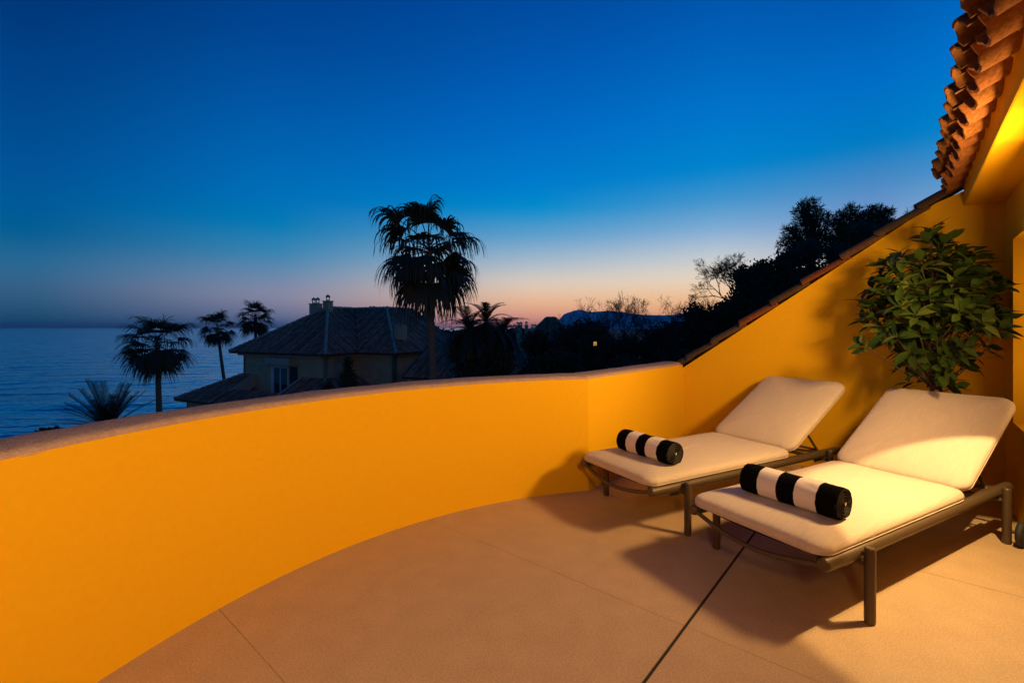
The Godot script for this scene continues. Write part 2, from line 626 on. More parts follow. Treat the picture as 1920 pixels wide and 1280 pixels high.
func terrace() -> void:
	var arc := arc_points(1.5, 101.8, 235.4, ARC_R)
	# floor of large tiles, each cut to the outline of the terrace
	var outline := PackedVector2Array()
	var inv := Basis(Vector3.UP, TURN).inverse()
	outline.append(Vector2(0, 0))
	for p in arc:
		var l: Vector3 = inv * (p - CORNER)
		outline.append(Vector2(l.x, l.z))
	outline.append(Vector2(HOUSE_P, 0))
	var slab := Node3D.new()
	slab.name = "terrace_floor"
	slab.position = CORNER
	slab.rotation.y = TURN
	slab.set_meta("kind", "structure")
	add_child(slab)
	var bed := MB.new()
	var wide := Geometry2D.offset_polygon(outline, 0.12)[0]
	var tris := Geometry2D.triangulate_polygon(wide)
	var first := 0
	for p in wide:
		bed.vert(Vector3(p.x, -0.012, p.y))
	for k in range(0, tris.size(), 3):
		bed.t3(first + tris[k], first + tris[k + 2], first + tris[k + 1])
	for k in wide.size():
		var a: Vector2 = wide[k]
		var b: Vector2 = wide[(k + 1) % wide.size()]
		bed.quad(Vector3(a.x, -0.012, a.y), Vector3(b.x, -0.012, b.y), Vector3(b.x, -0.3, b.y), Vector3(a.x, -0.3, a.y))
	part("screed", bed.mesh(), M.grout, slab)
	var jt := MB.new()
	jt.box(Vector3(1.275, -0.0085, 3.4), Vector3(0.02, 0.005, 6.6))
	part("expansion_joint", jt.mesh(), M.joint, slab)
	var pitch := 1.42
	var joint_p := 1.275
	for i in range(-2, 3):
		for j in range(-1, 6):
			var p0 := joint_p - pitch + i * pitch
			var p1 := p0 + pitch
			var q0 := 0.60 + j * pitch
			var q1 := q0 + pitch
			var ga := 0.008 if is_equal_approx(p0, joint_p) else 0.0011
			var gb := 0.008 if is_equal_approx(p1, joint_p) else 0.0011
			var sq := PackedVector2Array([Vector2(p0 + ga, q0 + 0.0011), Vector2(p1 - gb, q0 + 0.0011), Vector2(p1 - gb, q1 - 0.0011), Vector2(p0 + ga, q1 - 0.0011)])
			for piece in Geometry2D.intersect_polygons(sq, outline):
				var t := MB.new()
				var ids := Geometry2D.triangulate_polygon(piece)
				if ids.is_empty():
					continue
				if Geometry2D.is_polygon_clockwise(piece):
					piece.reverse()
					ids = Geometry2D.triangulate_polygon(piece)
				var lift := rng.randf_range(-0.0006, 0.0006)
				for p in piece:
					t.vert(Vector3(p.x, lift, p.y))
				for k in range(0, ids.size(), 3):
					var a: Vector2 = piece[ids[k]]
					var b: Vector2 = piece[ids[k + 1]]
					var c: Vector2 = piece[ids[k + 2]]
					if (b - a).cross(c - a) > 0:
						t.t3(ids[k], ids[k + 2], ids[k + 1])
					else:
						t.t3(ids[k], ids[k + 1], ids[k + 2])
				for k in piece.size():
					var a: Vector2 = piece[k]
					var b: Vector2 = piece[(k + 1) % piece.size()]
					t.quad(Vector3(b.x, lift, b.y), Vector3(a.x, lift, a.y), Vector3(a.x, -0.012, a.y), Vector3(b.x, -0.012, b.y))
				part("floor_tile", t.mesh(), M.porcelain_tile, slab)
	# curved parapet: painted inner face, outer face and a rounded pale coping
	var par := thing("parapet_wall", "curved ochre parapet with pale rounded coping around the terrace", "wall")
	var lens := [[], []]
	var crease: Vector3 = arc[0]
	var far := loc(0.0, 0, 0.0)
	for k in 17:
		lens[0].append(far.lerp(crease, k / 16.0))
	lens[1] = arc
	var wn := FastNoiseLite.new()
	wn.seed = 33
	wn.frequency = 1.6
	wn.fractal_octaves = 3
	var inner := MB.new()
	var outer := MB.new()
	var cope := MB.new()
	var prof := [[0.001, WALL_H - 0.035], [0.004, WALL_H - 0.018], [0.014, WALL_H - 0.006], [0.035, WALL_H + 0.001], [0.08, WALL_H + 0.005], [0.15, WALL_H + 0.008], [0.22, WALL_H + 0.004], [0.265, WALL_H - 0.006], [0.29, WALL_H - 0.022], [0.302, WALL_H - 0.05]]
	for s in 2:
		var pts: Array = lens[s]
		var normals := []
		for k in pts.size():
			var d: Vector3 = (pts[mini(k + 1, pts.size() - 1)] - pts[maxi(k - 1, 0)]).normalized()
			if s == 1:
				normals.append(Vector3(pts[k].x - ARC_C.x, 0, pts[k].z - ARC_C.y).normalized())
			else:
				normals.append(Vector3.UP.cross(d).normalized() * -1.0)
		# one shared mitre where the straight wall meets the bow
		var straight_n: Vector3 = (far - crease).cross(Vector3.UP).normalized() * -1.0
		var arc_n := Vector3(crease.x - ARC_C.x, 0, crease.z - ARC_C.y).normalized()
		if straight_n.dot(arc_n) < 0:
			straight_n = -straight_n
		var mitre := (straight_n + arc_n).normalized()
		mitre /= mitre.dot(straight_n)
		for k in pts.size():
			if s == 0:
				normals[k] = straight_n
		normals[0 if s == 1 else pts.size() - 1] = mitre
		var rows := []
		for r in 9:
			var row := []
			for k in pts.size():
				var y := (WALL_H - 0.030) * r / 8.0 - (0.02 if r == 0 else 0.0)
				row.append(pts[k] + Vector3(0, y, 0) + normals[k] * wn.get_noise_3d(pts[k].x, y * 1.2, pts[k].z) * 0.0006)
			rows.append(row)
		rows.reverse()
		inner.grid(rows)
		rows = []
		for e in prof:
			var row := []
			for k in pts.size():
				var w := wn.get_noise_3d(pts[k].x * 2.5, e[0] * 6.0, pts[k].z * 2.5)
				row.append(pts[k] + normals[k] * (e[0] + w * 0.003) + Vector3(0, e[1] + w * 0.005 + (wn.get_noise_2d(pts[k].x * 5.0 + 9.0, pts[k].z * 5.0) * 0.008 if e[0] < 0.01 else 0.0), 0))
			rows.append(row)
		cope.grid(rows)
		rows = []
		for y in [WALL_H - 0.045, -0.4, -4.0, -9.6]:
			var row := []
			for k in pts.size():
				row.append(pts[k] + normals[k] * 0.30 + Vector3(0, y, 0))
			rows.append(row)
		outer.grid(rows)
	part("inner_face", inner.mesh(), M.ochre_paint, par)
	part("coping", cope.mesh(), M.pale_render, par)
	part("outer_face", outer.mesh(), M.ochre_paint, par)

# a half-round roof tile along x from 0 to length, crown up (or hollow up)
func barrel(mb: MB, length: float, r0: float, r1: float, thick: float, sweep := 160.0, seg := 8, jag := 0.0) -> void:
	var o := []
	var i := []
	for s in 5:
		var x := length * s / 4.0
		var ro := []
		var ri := []
		for k in seg + 1:
			var a := deg_to_rad(90.0 - sweep / 2.0 + sweep * k / seg)
			var r := lerpf(r0, r1, s / 4.0)
			var xx := x + (rng.randf_range(-jag, jag) if s == 0 else 0.0)
			ro.append(Vector3(xx, sin(a) * r, cos(a) * r))
			ri.append(Vector3(xx, sin(a) * (r - thick), cos(a) * (r - thick)))
		o.append(ro)
		i.append(ri)
	mb.grid(o)
	i.reverse()
	mb.grid(i)
	i.reverse()
	for k in seg:
		mb.quad(o[0][k], o[0][k + 1], i[0][k + 1], i[0][k])
		mb.quad(o[4][k + 1], o[4][k], i[4][k], i[4][k + 1])
	for s in 4:
		mb.quad(o[s][0], i[s][0], i[s + 1][0], o[s + 1][0])
		mb.quad(o[s + 1][seg], i[s + 1][seg], i[s][seg], o[s][seg])

func house() -> void:
	# ---- sloping gable wall beside the house, capped with clay tiles
	var slope := atan(0.70)
	var gw := thing("gable_wall", "ochre side wall with sloping top between parapet and house", "wall", CORNER, TURN)
	var poly := [Vector2(-0.27, -9.6), Vector2(HOUSE_P + 0.1, -9.6), Vector2(HOUSE_P + 0.1, 2.80), Vector2(2.30, GABLE_H - 0.02 + 0.70 * 2.30), Vector2(0.02, GABLE_H - 0.02), Vector2(-0.03, GABLE_H - 0.05), Vector2(-0.27, GABLE_H - 0.06)]
	var w := MB.new()
	var idx := Geometry2D.triangulate_polygon(PackedVector2Array(poly))
	for side in [0.0, -0.24]:
		var f := w.v.size()
		for p in poly:
			w.vert(Vector3(p.x, p.y, side))
		for k in range(0, idx.size(), 3):
			if side == 0.0:
				w.t3(f + idx[k], f + idx[k + 1], f + idx[k + 2])
			else:
				w.t3(f + idx[k], f + idx[k + 2], f + idx[k + 1])
	for k in poly.size():
		var a: Vector2 = poly[k]
		var b: Vector2 = poly[(k + 1) % poly.size()]
		w.quad(Vector3(b.x, b.y, 0), Vector3(a.x, a.y, 0), Vector3(a.x, a.y, -0.24), Vector3(b.x, b.y, -0.24))
	part("wall", w.mesh(), M.ochre_paint, gw)
	var at_p := [0.0, 0.10, 0.39, 0.69, 1.005, 1.302, 1.642, 1.913, 2.22]
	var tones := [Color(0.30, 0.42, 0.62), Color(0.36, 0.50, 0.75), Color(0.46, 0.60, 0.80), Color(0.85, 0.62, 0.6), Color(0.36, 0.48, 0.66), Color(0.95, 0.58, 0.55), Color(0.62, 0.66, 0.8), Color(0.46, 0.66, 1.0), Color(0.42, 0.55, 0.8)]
	for k in at_p.size():
		var p: float = at_p[k]
		var nxt: float = at_p[k + 1] if k + 1 < at_p.size() else 2.5
		var t := MB.new()
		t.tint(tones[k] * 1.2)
		barrel(t, (nxt - p) / cos(slope) + 0.06, 0.178, 0.15, 0.022, 156.0, 12, 0.008)
		var basis := Basis(Vector3.BACK, slope - 0.05 + rng.randf_range(-0.02, 0.02)) * Basis(Vector3.RIGHT, rng.randf_range(-0.05, 0.05))
		part("coping_tile", t.mesh(), M.terracotta, gw, Transform3D(basis.scaled_local(Vector3(1, 0.64, 1)), Vector3(p - 0.015, GABLE_H - 0.03 + 0.70 * p, -0.12)))

	# ---- house: wall with a deep window recess, soffit, fascia, tiled eave
	var hs := thing("house", "ochre house wall with window recess under a clay tiled eave", "house", CORNER, TURN)
	var thick := 0.34
	var wall := MB.new()
	var add := func(p0: float, p1: float, y0: float, y1: float, q0: float, q1: float, bev: float) -> void:
		wall.box(Vector3((p0 + p1) / 2, (y0 + y1) / 2, (q0 + q1) / 2), Vector3(p1 - p0, y1 - y0, q1 - q0), bev)
	var q_end := 7.9
	var wq0 := 0.40
	var wq1 := 1.72
	var sill := 0.71
	var head := 2.14
	add.call(HOUSE_P, HOUSE_P + thick, -9.6, 2.515, -0.235, wq0, 0.0)
	add.call(HOUSE_P, HOUSE_P + thick, -9.6, 2.515, wq1, q_end, 0.0)
	add.call(HOUSE_P, HOUSE_P + thick, -9.6, sill, wq0, wq1, 0.0)
	add.call(HOUSE_P, HOUSE_P + thick, head, 2.515, wq0, wq1, 0.0)
	part("wall", wall.mesh(), M.ochre_paint, hs)
	var back := MB.new()
	back.box(Vector3(HOUSE_P + 3.6, -3.55, 3.8), Vector3(6.5, 12.1, 8.1))
	part("house_body", back.mesh(), M.ochre_paint, hs)
	var win := MB.new()
	var wy := (sill + head) / 2
	var wz := (wq0 + wq1) / 2
	for z in [wq0 + 0.03, wz, wq1 - 0.03]:
		win.box(Vector3(HOUSE_P + 0.28, wy, z), Vector3(0.05, head - sill - 0.004, 0.056), 0.004)
	for y in [sill + 0.032, head - 0.032]:
		win.box(Vector3(HOUSE_P + 0.28, y, wz), Vector3(0.046, 0.056, wq1 - wq0 - 0.01), 0.004)
	var frame := part("window", win.mesh(), M.white_frame, hs)
	for z in [wq0 + 0.345, wz + 0.315]:
		var pn := MB.new()
		pn.box(Vector3(HOUSE_P + 0.285, wy, z), Vector3(0.008, head - sill - 0.12, 0.57))
		part("pane", pn.mesh(), M.clear_pane, frame)
	var cu := MB.new()
	cu.box(Vector3(HOUSE_P + 0.312, wy, wz), Vector3(0.012, head - sill - 0.02, wq1 - wq0 - 0.02))
	part("lit_curtain", cu.mesh(), M.lit_curtain, frame)  # glowing curtain out of view, goes with the light on jamb and sill
	var wl := AreaLight3D.new()  # unseen source in the recess, placed to light the jamb and sill
	wl.name = "window_light"
	wl.area_size = Vector2(wq1 - wq0 - 0.16, head - sill - 0.16)
	wl.light_color = Color(1.0, 0.79, 0.50)
	wl.light_energy = 0.4
	wl.shadow_enabled = true
	wl.position = Vector3(HOUSE_P + 0.248, wy, wz)
	wl.rotation.y = PI / 2
	hs.add_child(wl)
	var sf := MB.new()
	sf.box(Vector3((2.48 + HOUSE_P + 0.2) / 2, 2.66, (0.001 + q_end) / 2), Vector3(HOUSE_P + 0.2 - 2.48, 0.28, q_end - 0.001), 0.006)
	part("soffit", sf.mesh(), M.ochre_paint, hs)
	# mortar bed between fascia and tiles, a little ragged
	var bedm := MB.new()
	var bn := FastNoiseLite.new()
	bn.seed = 88
	bn.frequency = 3.0
	var rows := []
	for r in [[2.476, 2.725], [2.462, 2.735], [2.455, 2.76], [2.46, 2.81], [2.49, 2.88]]:
		var row := []
		for k in 161:
			var q := 0.01 + k * (q_end - 0.02) / 160.0
			row.append(Vector3(r[0] + bn.get_noise_2d(q * 3.0, r[1] * 20.0) * 0.03, r[1] + bn.get_noise_2d(q * 3.0 + 50.0, r[1] * 9.0) * 0.012, q))
		rows.append(row)
	bedm.grid(rows)
	part("mortar", bedm.mesh(), M.ochre_paint, hs)
	# roof plane and its tiles: hollow tiles below, cover tiles above
	var deck := MB.new()
	deck.box(Vector3(2.62, 2.88, q_end / 2), Vector3(0.2, 0.12, q_end - 0.01))
	var run := 5.6
	deck.box(Vector3(2.48 + run / 2, 2.80 + run / 2 * 0.66 + 0.09, q_end / 2 + 0.05), Vector3(run / cos(slope), 0.08, q_end + 0.1), 0.0, Basis(Vector3.BACK, slope))
	var roof := part("roof", deck.mesh(), M.villa_under, hs)
	var tilt := deg_to_rad(27.0)
	var eave_p := 2.29
	var eave_y := 2.655
	var pitch := 0.255
	var kinds := []
	for k in 5:
		var pan := MB.new()
		var g := rng.randf_range(0.7, 1.1)
		pan.tint(Color(g, g * rng.randf_range(0.85, 1.0), g * rng.randf_range(0.8, 1.0)))
		barrel(pan, 0.46, 0.108, 0.122, 0.016, 170.0, 10, 0.006)
		var cov := MB.new()
		g = rng.randf_range(0.4, 0.7)
		cov.tint(Color(g, g * 0.92, g * 0.9))
		barrel(cov, 0.46, 0.104, 0.088, 0.016, 165.0, 10, 0.006)
		kinds.append([pan.mesh(), cov.mesh()])
	for j in 30:
		var q := 0.12 + j * pitch
		for course in 3:
			var off := course * 0.38
			var up := Vector3(cos(tilt), sin(tilt), 0)
			var wob := Basis(Vector3.BACK, tilt + rng.randf_range(-0.015, 0.015)) * Basis(Vector3.UP, rng.randf_range(-0.02, 0.02))
			var base := Vector3(eave_p + 0.03 + rng.randf_range(-0.015, 0.015), eave_y + 0.075, q) + up * off + Vector3(0, 0.018 * course, 0)
			var roll := Basis(Vector3.RIGHT, PI)
			part("roof_tile", kinds[rng.randi() % 5][0], M.terracotta, roof, Transform3D(wob * roll, base))
			part("roof_tile", kinds[rng.randi() % 5][1], M.terracotta, roof, Transform3D(wob, base + Vector3(-0.012, 0.012, pitch / 2)))

# ---------------------------------------------------------------- wall lamps
func lamps() -> void:
	var spots := [[2.10, "up and down wall lamp beside the window recess, near the loungers", 9.5], [5.70, "unseen up and down wall lamp beside the viewer, placed to light the left parapet", 7.0]]  # second lamp is out of view, placed to light left parapet and floor
	for s in spots:
		var at := loc(HOUSE_P, 1.90, s[0])
		var o := thing("wall_lamp", s[1], "lamp", at, TURN, "wall lamps on the house wall")
		var body := MB.new()
		body.box(Vector3(-0.004, 0, 0), Vector3(0.008, 0.32, 0.36), 0.003)
		body.box(Vector3(-0.055, 0, -0.184), Vector3(0.11, 0.34, 0.008), 0.002)
		body.box(Vector3(-0.055, 0, 0.184), Vector3(0.11, 0.34, 0.008), 0.002)
		part("body", body.mesh(), M.bronze_metal, o)
		var face := MB.new()
		face.box(Vector3(-0.106, 0, 0), Vector3(0.006, 0.34, 0.358), 0.002)
		part("lamp_glass", face.mesh(), M.lamp_glass, o)
		var bulb := MB.new()
		bulb.lathe([Vector2(0.0, -0.035), Vector2(0.02, -0.028), Vector2(0.026, 0.0), Vector2(0.02, 0.028), Vector2(0.0, 0.035)], 10, Vector3(-0.055, 0, 0))
		part("bulb", bulb.mesh(), M.lamp_glass, o)
		var al := AreaLight3D.new()
		al.name = "front_light"
		al.area_size = Vector2(0.358, 0.34)
		al.light_color = Color(1.0, 0.79, 0.50)
		al.light_energy = s[2]
		al.shadow_enabled = true
		al.set("area_range", 30.0)
		al.position = Vector3(-0.113, 0, 0)
		al.rotation.y = PI / 2
		o.add_child(al)
		for dir in [-1.0, 1.0]:
			var sp := SpotLight3D.new()
			sp.name = "down_light" if dir < 0 else "up_light"
			sp.light_color = Color(1.0, 0.82, 0.52)
			sp.light_energy = 5.4 if dir < 0 else 0.3
			sp.spot_angle = 38.5 if dir < 0 else 28.0
			sp.spot_angle_attenuation = 0.12
			sp.spot_range = 12.0
			sp.spot_attenuation = 2.0
			sp.light_size = 0.012
			sp.shadow_enabled = true
			sp.position = Vector3(-0.055, 0, 0)
			sp.rotation.x = -PI / 2 if dir < 0 else PI / 2
			o.add_child(sp)

# ---------------------------------------------------------------- loungers and towels
func round_rect(hx: float, hz: float, r: float, n := 8) -> Array:
	var out := []
	for c in 4:
		var cx := (hx - r) * (1.0 if c in [0, 3] else -1.0)
		var cz := (hz - r) * (1.0 if c in [0, 1] else -1.0)
		for k in n + 1:
			var a := PI / 2 * c + PI / 2 * k / n
			out.append(Vector2(cx + cos(a) * r, cz + sin(a) * r))
	return out

func cushion(length: float, width: float, bulge: float) -> Array:
	var mb := MB.new()
	var hx := length / 2
	var hz := width / 2
	var prof := [[0.09, 0.0], [0.035, 0.0], [0.012, 0.006], [0.001, 0.018], [-0.002, 0.032], [0.001, 0.046], [0.009, 0.058], [0.024, 0.067], [0.05, 0.075 + bulge * 0.2], [0.1, 0.084 + bulge * 0.5], [0.17, 0.091 + bulge * 0.8], [0.26, 0.095 + bulge], [hz - 0.02, 0.096 + bulge * 1.1]]
	var rows := []
	var uvs := []
	var nz := FastNoiseLite.new()
	nz.seed = 9
	nz.frequency = 2.2
	for e in prof:
		var rr := maxf(0.012, 0.085 - e[0] * 0.5)
		var ring := round_rect(hx - e[0], hz - e[0], minf(rr, hz - e[0]), 7)
		var row := []
		var ur := []
		# points along the long straight sides too, so that the top can undulate
		for k in ring.size():
			var a: Vector2 = ring[k]
			var b: Vector2 = ring[(k + 1) % ring.size()]
			var steps := 1
			if k % 8 == 7:
				steps = 14
			for s in steps:
				var p := a.lerp(b, float(s) / steps)
				var y: float = e[1] + nz.get_noise_2d(p.x, p.y) * 0.005 * (1.0 if e[1] > 0.05 else 0.2)
				row.append(Vector3(p.x + hx, y, p.y))
				ur.append(Vector2(p.y, p.x))
		rows.append(row)
		uvs.append(ur)
	for r in rows:
		r.reverse()
	for r in uvs:
		r.reverse()
	mb.grid(rows, true, uvs)
	var last: Array = rows[rows.size() - 1]
	# close the narrow strip along the middle
	var n := last.size()
	var f := mb.v.size()
	for k in n:
		mb.vert(last[k], uvs[uvs.size() - 1][k])
	var ring2 := PackedVector2Array()
	for p in last:
		ring2.append(Vector2(p.x, p.z))
	var ids := Geometry2D.triangulate_polygon(ring2)
	for k in range(0, ids.size(), 3):
		var a := ring2[ids[k]]
		var b := ring2[ids[k + 1]]
		var c := ring2[ids[k + 2]]
		if (b - a).cross(c - a) < 0:
			mb.t3(f + ids[k], f + ids[k + 1], f + ids[k + 2])
		else:
			mb.t3(f + ids[k], f + ids[k + 2], f + ids[k + 1])
	var pipe := MB.new()
	for lvl in [[0.008, 0.012]]:
		var path := []
		for p in round_rect(hx - lvl[0] + 0.006, hz - lvl[0] + 0.006, 0.085, 7):
			path.append(Vector3(p.x + hx, lvl[1], p.y))
		path.append(path[0])
		pipe.tube(path, [0.0028], 5, false)
	return [mb.mesh(), pipe.mesh()]

func bar(a: Vector3, b: Vector3, r: float, sides := 14) -> ArrayMesh:
	var mb := MB.new()
	var d := (b - a).normalized()
	var k := r * 0.18
	mb.tube([a, a + d * k, a + d * k * 2.5, b - d * k * 2.5, b - d * k, b], [r * 0.78, r * 0.93, r, r, r * 0.93, r * 0.78], sides)
	return mb.mesh()

func make_lounger() -> Node3D:
	var o := thing("sun_lounger", "bronze framed sun lounger nearer the viewer, its back lit by the lamp", "sun lounger", Vector3.ZERO, 0.0, "sun loungers on the terrace")
	var metal: Material = M.bronze_metal
	for s in [-1.0, 1.0]:
		part("rail", bar(Vector3(-0.30, 0.33, 0.378 * s), Vector3(2.02, 0.33, 0.378 * s), 0.033, 18), metal, o)
		for x in [0.0, 1.78]:
			part("leg", bar(Vector3(x, 0.0, 0.437 * s), Vector3(x, 0.372, 0.437 * s), 0.0245, 16), metal, o)
			var br := MB.new()
			br.tube([Vector3(x, 0.285, 0.345 * s), Vector3(x, 0.285, 0.43 * s)], [0.014], 10)
			br.box(Vector3(x - 0.005, 0.285, 0.352 * s), Vector3(0.16, 0.055, 0.012), 0.003)
			br.tube([Vector3(x, 0.33, 0.39 * s), Vector3(x, 0.33, 0.43 * s)], [0.011], 8)
			part("bracket", br.mesh(), metal, o)
	for x in [0.0, 1.78]:
		part("crossbar", bar(Vector3(x, 0.282, -0.35), Vector3(x, 0.282, 0.35), 0.016, 10), metal, o)
	for e in [[-0.28, -0.02], [1.97, 0.0]]:
		var bow := []
		for k in 17:
			var t := k / 16.0
			bow.append(Vector3(e[0] + e[1] * sin(PI * t), 0.325 - 0.062 * sin(PI * t), lerpf(-0.372, 0.372, t)))
		var m := MB.new()
		m.tube(bow, [0.013], 10)
		part("end_bow", m.mesh(), metal, o)
	var sl := MB.new()
	var rows := []
	for k in 13:
		var row := []
		for j in 9:
			var t := j / 8.0
			row.append(Vector3(-0.27 + 1.6 * k / 12.0, 0.352 - 0.012 * sin(PI * t), lerpf(0.37, -0.37, t)))
		rows.append(row)
	sl.grid(rows)
	part("sling", sl.mesh(), M.sling, o)
	for s in [-1.0, 1.0]:
		var cl := MB.new()
		cl.box(Vector3(-0.268, 0.335, 0.352 * s), Vector3(0.035, 0.03, 0.03), 0.004)
		part("clamp", cl.mesh(), M.rubber, o)
	# back rest
	var ang := deg_to_rad(30.0)
	var hinge := Vector3(1.30, 0.362, 0)
	var dir := Vector3(cos(ang), sin(ang), 0)
	var fr := MB.new()
	var loop := [hinge + Vector3(-0.04, 0, -0.335)]
	loop.append(hinge + Vector3(0, 0, -0.335))
	loop.append(hinge + dir * 0.90 + Vector3(0, 0, -0.335))
	loop.append(hinge + dir * 0.95 + Vector3(0, 0, -0.31))
	loop.append(hinge + dir * 0.965 + Vector3(0, 0, -0.26))
	var mirror := loop.duplicate()
	mirror.reverse()
	for p in mirror:
		loop.append(Vector3(p.x, p.y, -p.z))
	fr.tube(loop, [0.0125], 10)
	part("back_frame", fr.mesh(), metal, o)
	var bs := MB.new()
	bs.quad(hinge + Vector3(0.01, 0.004, 0.33), hinge + dir * 0.94 + Vector3(0, 0.004, 0.33), hinge + dir * 0.94 + Vector3(0, 0.004, -0.33), hinge + Vector3(0.01, 0.004, -0.33))
	part("back_sling", bs.mesh(), M.sling, o)
	var pr := MB.new()
	for s in [-1.0, 1.0]:
		pr.tube([hinge + dir * 0.36 + Vector3(0, 0, 0.32 * s), Vector3(1.80, 0.345, 0.32 * s)], [0.0105], 8)
		pr.tube([Vector3(1.80, 0.345, 0.32 * s), Vector3(1.80, 0.31, 0.365 * s)], [0.0105], 8)
		pr.box(Vector3(1.60, 0.325, 0.335 * s), Vector3(0.55, 0.03, 0.014), 0.003)
	pr.tube([Vector3(1.80, 0.345, -0.32), Vector3(1.80, 0.345, 0.32)], [0.0105], 8)
	part("back_prop", pr.mesh(), metal, o)
	for s in [-1.0, 1.0]:
		var ty := MB.new()
		var prof := []
		for k in 9:
			var a := PI * k / 8.0
			prof.append(Vector2(0.065 + 0.02 * sin(a), -0.02 * cos(a)))
		ty.xf = Transform3D(Basis(Vector3.RIGHT, PI / 2), Vector3(1.80, 0.085, 0.505 * s))
		ty.lathe(prof, 24)
		var wl := part("wheel", ty.mesh(), M.rubber, o)
		var hb := MB.new()
		hb.xf = ty.xf
		hb.lathe([Vector2(0.0, -0.018), Vector2(0.05, -0.018), Vector2(0.067, -0.012), Vector2(0.067, 0.012), Vector2(0.05, 0.018), Vector2(0.0, 0.018)], 24)
		part("hub", hb.mesh(), metal, wl)
		var ax := MB.new()
		ax.tube([Vector3(1.80, 0.085, 0.42 * s), Vector3(1.80, 0.085, 0.53 * s)], [0.012], 8)
		part("axle", ax.mesh(), metal, wl)
	var seat := cushion(1.62, 0.785, 0.004)
	var sc := part("seat_cushion", seat[0], M.cream_cloth, o, Transform3D(Basis(), Vector3(-0.31, 0.358, 0)))
	part("piping", seat[1], M.piping, sc)
	var rest := cushion(1.01, 0.785, 0.006)
	var bc := part("back_cushion", rest[0], M.cream_cloth, o, Transform3D(Basis(Vector3.BACK, ang), hinge + Vector3(0.012, 0.022, 0)))
	part("piping", rest[1], M.piping, bc)
	return o

func make_towel() -> Node3D:
	var o := thing("rolled_towel", "rolled black and white striped towel on the nearer lounger", "towel", Vector3.ZERO, 0.0, "rolled striped towels")
	var black := Color(0.006, 0.006, 0.006)
	var white := Color(0.78, 0.72, 0.66)
	var mb := MB.new()
	var nz := FastNoiseLite.new()
	nz.seed = 19
	nz.frequency = 6.0
	var cuts := [-0.262, -0.155, -0.045, 0.052, 0.162, 0.262]
	var ring := func(z: float, shrink: float) -> Array:
		var out := []
		for k in 36:
			var a := TAU * k / 36.0
			var r := 0.088 * shrink + nz.get_noise_3d(cos(a) * 0.3, sin(a) * 0.3, z) * 0.006
			var y := sin(a) * r
			if y < -0.066:
				y = -0.066 + (y + 0.066) * 0.3
			# the loose edge of the roll
			if k == 27 or k == 28:
				r += 0.006
			out.append(Vector3(cos(a) * r * 1.03, y + 0.074, z))
		return out
	for b in 5:
		mb.tint(black if b % 2 == 0 else white)
		var rows := []
		var skew := 0.0
		for s in 5:
			var z := lerpf(cuts[b], cuts[b + 1], s / 4.0)
			var sh := 1.0
			if (b == 0 and s == 0) or (b == 4 and s == 4):
				sh = 0.955
			rows.append(ring.call(z + skew, sh))
		mb.grid(rows, true)
	part("towel_roll", mb.mesh(), M.terry, o)
	# the rolled ends: a spiral of cloth edges
	for side in [-1.0, 1.0]:
		var sp := MB.new()
		var turns := 4.6
		var inner := []
		var outer := []
		var lift := []
		sp.tint(Color(0.04, 0.038, 0.036))
		var rows := [[], [], []]
		for k in 120:
			var t := k / 119.0
			var a := turns * TAU * t
			var r := lerpf(0.008, 0.082, t) + nz.get_noise_1d(t * 30.0) * 0.004
			var flat := func(rr: float) -> Vector3:
				var y := sin(a) * rr
				if y < -0.066:
					y = -0.066 + (y + 0.066) * 0.3
				return Vector3(cos(a) * rr, y + 0.074, 0)
			var z: float = 0.262 * side + side * (0.004 + 0.005 * nz.get_noise_1d(t * 60.0 + 7.0))
			rows[0].append(flat.call(r - 0.0065) + Vector3(0, 0, z - side * 0.012))
			rows[1].append(flat.call(r) + Vector3(0, 0, z))
			rows[2].append(flat.call(r + 0.0065) + Vector3(0, 0, z - side * 0.012))
		sp.grid(rows)
		sp.tint(black)
		sp.fan(ring.call(0.252 * side, 0.95), Vector3(0, 0.074, 0.250 * side), side < 0)
		var e := part("towel_end", sp.mesh(), M.terry, o)
		var core := MB.new()
		core.tint(white * 0.8)
		core.tube([Vector3(0.004, 0.078, 0.25 * side), Vector3(0.008, 0.082, 0.264 * side), Vector3(0.0, 0.071, 0.266 * side)], [0.006, 0.005, 0.003], 6)
		part("loose_thread", core.mesh(), M.terry, e)
	return o

func loungers() -> void:
	var turn := 0.492
	var proto := make_lounger()
	proto.position = Vector3(1.55, 0, -2.66)
	proto.rotation.y = turn
	dup(proto, Vector3(1.023, 0, -3.627), turn, "bronze framed sun lounger farther away, beside the parapet corner")
	var t := make_towel()
	var b := Basis(Vector3.UP, turn)
	t.position = proto.position + b * Vector3(0.02, 0.456, 0.045)
	t.rotation.y = turn + 0.06
	dup(t, Vector3(1.023, 0, -3.627) + b * Vector3(0.012, 0.456, 0.045), turn + 0.03, "rolled black and white striped towel on the lounger by the parapet corner")

# ---------------------------------------------------------------- plant in the corner
func leaf_mesh(sd: int, tone: Color) -> ArrayMesh:
	var r := RandomNumberGenerator.new()
	r.seed = sd
	var mb := MB.new()
	mb.tint(tone)
	var curl := r.randf_range(0.15, 0.6)
	var fold := r.randf_range(0.1, 0.35)
	var rows := []
	for k in 7:
		var t := k / 6.0
		var w: float = [0.003, 0.017, 0.026, 0.028, 0.024, 0.013, 0.001][k]
		var x := t * 0.13
		var y := -curl * t * t * 0.06
		rows.append([Vector3(x, y + w * fold, -w), Vector3(x, y, 0), Vector3(x, y + w * fold, w)])
	mb.grid(rows)
	return mb.mesh()

